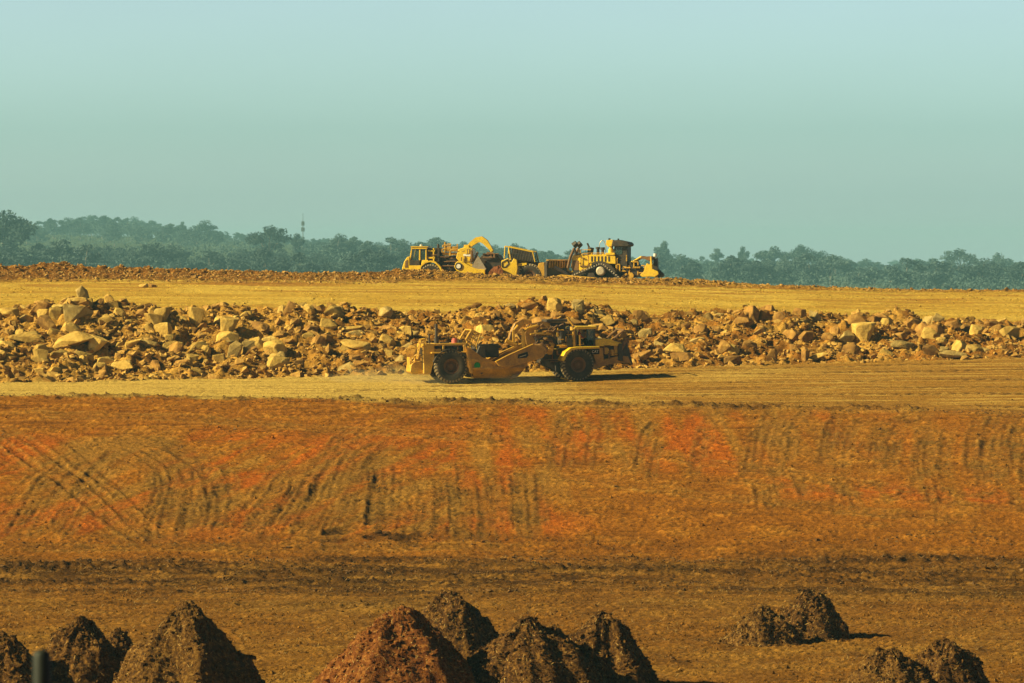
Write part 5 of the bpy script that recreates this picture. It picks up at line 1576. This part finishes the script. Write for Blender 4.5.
# ------------------------------------------------------------------ distant trees
def make_tree(seed, H, spread, style):
    r = random.Random(seed)
    root = empty('gum_tree')
    tb = MB()
    th = H * r.uniform(.32, .45)
    lean = r.uniform(-.5, .5)
    tb.cyl((0, 0, -1.5), (lean, 0, th), H * .022, H * .016, 8)
    ends = []
    nl = r.randint(6, 9)
    for i in range(nl):
        a = i / nl * 2 * math.pi + r.uniform(-.4, .4)
        rr = spread * r.uniform(.45, 1.0); zz = H * r.uniform(.55, .93) - (rr / spread) * H * .12
        if i == 0: rr, zz = spread * .15, H * .93
        mid = (lean + math.cos(a) * rr * .4, math.sin(a) * rr * .4, th + (zz - th) * .6)
        e = (lean + math.cos(a) * rr, math.sin(a) * rr, zz)
        tb.cyl((lean * .8, 0, th * .85), mid, H * .012, H * .008, 6); tb.cyl(mid, e, H * .008, H * .003, 6)
        ends.append((e, spread * r.uniform(.30, .48)))
        for j in range(2):
            f = r.uniform(.5, .9)
            ends.append(((mid[0] + (e[0] - mid[0]) * f + r.gauss(0, spread * .2), mid[1] + (e[1] - mid[1]) * f + r.gauss(0, spread * .2), mid[2] + (e[2] - mid[2]) * f + r.gauss(0, H * .05)), spread * r.uniform(.22, .36)))
    if style == 'dense':
        for j in range(10):
            a = r.uniform(0, 6.28); rr = spread * r.uniform(.3, .95)
            ends.append(((math.cos(a) * rr, math.sin(a) * rr, H * r.uniform(.22, .62)), spread * r.uniform(.3, .42)))
    tb.build('trunk', 'bark', root)
    g = np.random.default_rng(seed)
    Vs = []
    for (cx, cy, cz), cr in ends:
        n = int(150 * (cr / (spread * .35)) ** 1.5)
        p = g.normal(size=(n, 3)); p /= np.linalg.norm(p, axis=1, keepdims=True)
        p *= (g.random((n, 1)) ** .45) * cr * np.array([1.1, 1.1, .72])
        p += np.array([cx, cy, cz])
        u = g.normal(size=(n, 3)); u /= np.linalg.norm(u, axis=1, keepdims=True)
        v = g.normal(size=(n, 3)); v -= (u * v).sum(1, keepdims=True) * u; v /= np.linalg.norm(v, axis=1, keepdims=True)
        a = g.uniform(.28, .62, (n, 1)); b = a * g.uniform(.4, .7, (n, 1))
        Vs.append(np.stack([p - u * a, p + v * b, p + u * a, p - v * b], 1).reshape(-1, 3))
    V = np.concatenate(Vs)
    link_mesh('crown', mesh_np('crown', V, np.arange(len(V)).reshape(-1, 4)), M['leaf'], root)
    return root, H

TREES = []
for i, (H, S, st) in enumerate([(18, 5.5, 'open'), (17, 6.5, 'open'), (20, 6.0, 'dense'), (15, 6.0, 'dense'), (16, 5.0, 'dense'), (21, 7.5, 'open'), (18, 7.0, 'dense'), (14, 5.0, 'open')]):
    TREES.append([*make_tree(60 + i, H, S, st), False, st])

def put_tree(k, px, d, top_py, label, group, wide=1.0):
    x = (px - 512) / F * d
    zg = float(far_ground(np.array(x), np.array(float(d)))) - .3
    top = CZ - (top_py - HOR) / F * d
    h = min(max(top - zg, 10.0), 44.0)
    root, H, used, st = TREES[k]
    if not used:
        o = root; TREES[k][2] = True
    else:
        o = root.copy(); COL.objects.link(o)
        for ch in root.children:
            c = ch.copy(); COL.objects.link(c); c.parent = o
    s = h / (H * 1.0)
    sx = s * wide * random.uniform(.9, 1.15) if h < 22 else s * wide
    o.location = (x, d, zg); o.scale = (sx, sx, s); o.rotation_euler = (0, 0, random.uniform(0, 6.28))
    tag(o, label, 'tree', group)
    return o

# trees one can single out
SP = [(1, 960, 2, 212, 'tall dark tree at the left edge, nearest and darkest of the left woods', 1.1), (5, 1050, 269, 226, 'broad spreading gum tree with a flat top, left of the mast', 1.25),
      (0, 1150, 296, 234, 'slim tree just left of the foot of the mast', .7), (6, 1500, 205, 221, 'wide round tree on the right shoulder of the far left hill', 1.2), (0, 1600, 183, 222, 'thin spiky tree on the hill skyline left of the mast', .6),
      (2, 1500, 163, 226, 'dark round tree standing out halfway up the left hill', 1.1), (5, 1350, 802, 245, 'tall domed tree rising above the right woods, left of a rounder one', 1.1), (6, 1350, 824, 252, 'round tree beside the tall domed tree on the right skyline', 1.0),
      (1, 1300, 772, 247, 'ragged open tree on the skyline halfway between bulldozer and the domed tree', 1.1), (5, 1300, 960, 249, 'broadest tree on the right skyline near the picture edge', 1.35), (6, 1350, 1000, 254, 'dark round tree at the far right edge of the woods', 1.1),
      (7, 1300, 663, 242, 'thin wispy tree rising right behind the ripper of the bulldozer', .6), (0, 1400, 742, 247, 'lone slender tree sticking up from the low woods right of the bulldozer', .6), (0, 1400, 716, 249, 'pointed tree in the low woods between bulldozer and the lone slender tree', .8),
      (3, 1300, 902, 258, 'pointed bushy tree halfway along the right woods', 1.0), (6, 1150, 342, 235, 'broad bushy tree on the skyline right of the mast', 1.2)]
cnt = 0
for k, d, px, py, lb, wd in SP:
    put_tree(k, px, d * 2.7, py, lb, 'trees standing out of the woods', wd); cnt += 1
def band(n, p0, p1, d0, d1, prof, jit, label, group, kinds):
    global cnt
    for i in range(n):
        px = p0 + (p1 - p0) * (i + random.random()) / n
        d = random.uniform(d0, d1) * 2.7
        y = np.interp(px, prof[0], prof[1]) + random.uniform(-1, jit)
        put_tree(random.choice(kinds), px, d, y, label, group, random.uniform(1.05, 1.6)); cnt += 1
LL = 'hazy green gum tree in the crowd of the lower woods left of the yellow machines'
band(64, -15, 440, 830, 1050, ([0, 60, 130, 230, 330, 440], [243, 240, 244, 248, 248, 250]), 16, LL, 'trees of the lower left woods', [2, 3, 4, 6])
LH = 'blue grey tree in the crowd covering the far left hill'
band(84, -20, 350, 1450, 1950, ([0, 50, 100, 135, 160, 200, 250, 300, 350], [219, 219, 214, 217, 222, 225, 236, 238, 240]), 10, LH, 'trees of the far left hill', [2, 3, 4, 6])
LM = 'blue grey tree in the crowd of woods directly behind the yellow machines'
band(44, 300, 640, 1080, 1500, ([300, 360, 420, 470, 520, 560, 600, 640], [238, 236, 237, 239, 246, 247, 252, 252]), 12, LM, 'trees behind the yellow machines', [1, 2, 3, 4, 6])
LR = 'blue grey tree in the crowd of low woods right of the bulldozer'
band(70, 640, 1045, 950, 1500, ([640, 700, 740, 800, 860, 920, 1040], [253, 254, 252, 253, 259, 258, 258]), 12, LR, 'trees of the right woods', [2, 3, 4, 6, 1])
LF = 'pale blue tree in the farthest row of woods on the right'
band(22, 520, 1040, 2100, 2500, ([520, 1040], [256, 259]), 4, LF, 'trees of the farthest row', [2, 3, 4, 6])

# undergrowth and woods too dense to count
def forest():
    g = np.random.default_rng(5)
    n = 2600
    d = np.concatenate([g.uniform(1900, 3400, n // 2), g.uniform(3400, 6800, n - n // 2)])
    x = g.uniform(-.17, .17, n) * d
    zg = far_ground(x, d)
    H = np.where(d > 3400, g.uniform(13, 24, n), g.uniform(9, 18, n))
    yl = np.interp(512 + F * x / d, [0, 60, 135, 200, 250, 340, 420, 520, 640, 860, 1024], [225, 225, 223, 229, 241, 244, 243, 251, 257, 265, 265])
    H = np.minimum(H, (CZ - (yl - HOR) * d / F - zg) / 1.15)
    k = H > 4
    x, d, zg, H = x[k], d[k], zg[k], H[k]; n = len(x)
    Vs = []
    for i in range(n):
        m = 60
        p = g.normal(size=(m, 3)); p /= np.linalg.norm(p, axis=1, keepdims=True)
        p *= (g.random((m, 1)) ** .4) * np.array([H[i] * .9, H[i] * .9, H[i] * .55])
        p += np.array([x[i], d[i], zg[i] + H[i] * .5])
        u = g.normal(size=(m, 3)); u /= np.linalg.norm(u, axis=1, keepdims=True)
        v = g.normal(size=(m, 3)); v -= (u * v).sum(1, keepdims=True) * u; v /= np.linalg.norm(v, axis=1, keepdims=True)
        a = g.uniform(.5, 1.1, (m, 1)); b = a * .6
        Vs.append(np.stack([p - u * a, p + v * b, p + u * a, p - v * b], 1).reshape(-1, 3))
    V = np.concatenate(Vs)
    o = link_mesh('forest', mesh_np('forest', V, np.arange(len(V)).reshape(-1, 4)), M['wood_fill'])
    tag(o, 'hazy undergrowth and dense woods filling the valley behind the site', 'forest', kind='stuff')
forest()

# mast on the skyline
def mast():
    d = 4100.0; px = 303
    x = (px - 512) / F * d; zg = float(far_ground(np.array(x), np.array(d)))
    top = CZ - (219 - HOR) / F * d
    root = empty('telecom_mast', (x, d, zg))
    tag(root, 'thin grey telecom mast with two antenna clusters above the left woods', 'mast')
    h = top - zg
    b = MB(); b.cyl((0, 0, -1), (0, 0, h), .6, .26, 8)
    b.build('pole', 'mast', root)
    for zz, rr, hh in ((h - 4.5 / F * d, 1.2, 4.0), (h - 10.5 / F * d, 1.4, 3.8)):
        c = MB()
        for k in range(6):
            a = k * math.pi / 3
            c.box(math.cos(a) * rr - .3, math.cos(a) * rr + .3, math.sin(a) * rr - .3, math.sin(a) * rr + .3, zz - hh / 2, zz + hh / 2)
            c.cyl((0, 0, zz), (math.cos(a) * rr, math.sin(a) * rr, zz), .08, n=6)
        c.build('antenna_cluster', 'mast', root)
    MB().cyl((0, 0, h), (0, 0, h + 5.5), .2, n=6).build('whip_aerial', 'mast', root)
mast()

# ------------------------------------------------------------------ post near the camera
def post():
    d = 24.0; x = (41 - 512) / F * d
    top = CZ - (650 - HOR) / F * d; zg = gz(x, d)
    b = MB()
    prof = [(.001, top), (.028, top - .003), (.044, top - .014), (.051, top - .034), (.051, zg - .3), (.001, zg - .3)]
    n = 24; v, f = [], []
    for i in range(n):
        t = 2 * math.pi * i / n
        for r_, z_ in prof: v.append((x + r_ * math.cos(t), d + r_ * math.sin(t), z_))
    m = len(prof)
    for i in range(n):
        j = (i + 1) % n
        for k in range(m - 1): f.append((i * m + k, j * m + k, j * m + k + 1, i * m + k + 1))
    b._add(v, f)
    o = b.build('fence_post', 'post', None, smooth=True)
    tag(o, 'dark green out of focus post close to the camera at the bottom left', 'post')
post()

# ------------------------------------------------------------------ dust raised by the moving scraper
def dust(cx, cd, lx, ly, lz, dens, seed):
    bm = bmesh.new()
    bmesh.ops.create_icosphere(bm, subdivisions=4, radius=1)
    for v in bm.verts:
        q = v.co
        k = 1 + .16 * math.sin(q.x * 5 + seed) * math.sin(q.y * 4 + 1) + .12 * math.sin(q.x * 9 + q.z * 6 + seed * 2)
        v.co = Vector((q.x * lx * k, q.y * ly * k, max(q.z, -.15) * lz * k))
    me = bpy.data.meshes.new('dust'); bm.to_mesh(me); bm.free()
    m = bpy.data.materials.new('road_dust'); m.use_nodes = True
    n, l = m.node_tree.nodes, m.node_tree.links
    n.clear()
    out = n.new('ShaderNodeOutputMaterial'); v = n.new('ShaderNodeVolumePrincipled')
    v.inputs['Color'].default_value = (0.90, 0.78, 0.50, 1)
    v.inputs['Density'].default_value = dens
    l.new(v.outputs[0], out.inputs['Volume'])
    o = link_mesh('dust', me, m)
    o.location = (cx, cd, gz(cx, cd) + lz * .1)
    tag(o, 'thin pale dust drifting low around the wheels of the moving scraper', 'dust', kind='stuff')
xr_, dr_ = (444 - 512) / F * 280, 280.2
dust(xr_ - 3.6, dr_ - .4, 4.2, 1.5, .9, .075, 1)
dust(xr_ - 1.0, dr_ - 1.9, 2.6, .7, .55, .10, 5)
dust((505 - 512) / F * 280, 278.9, 3.2, .6, .55, .09, 3)
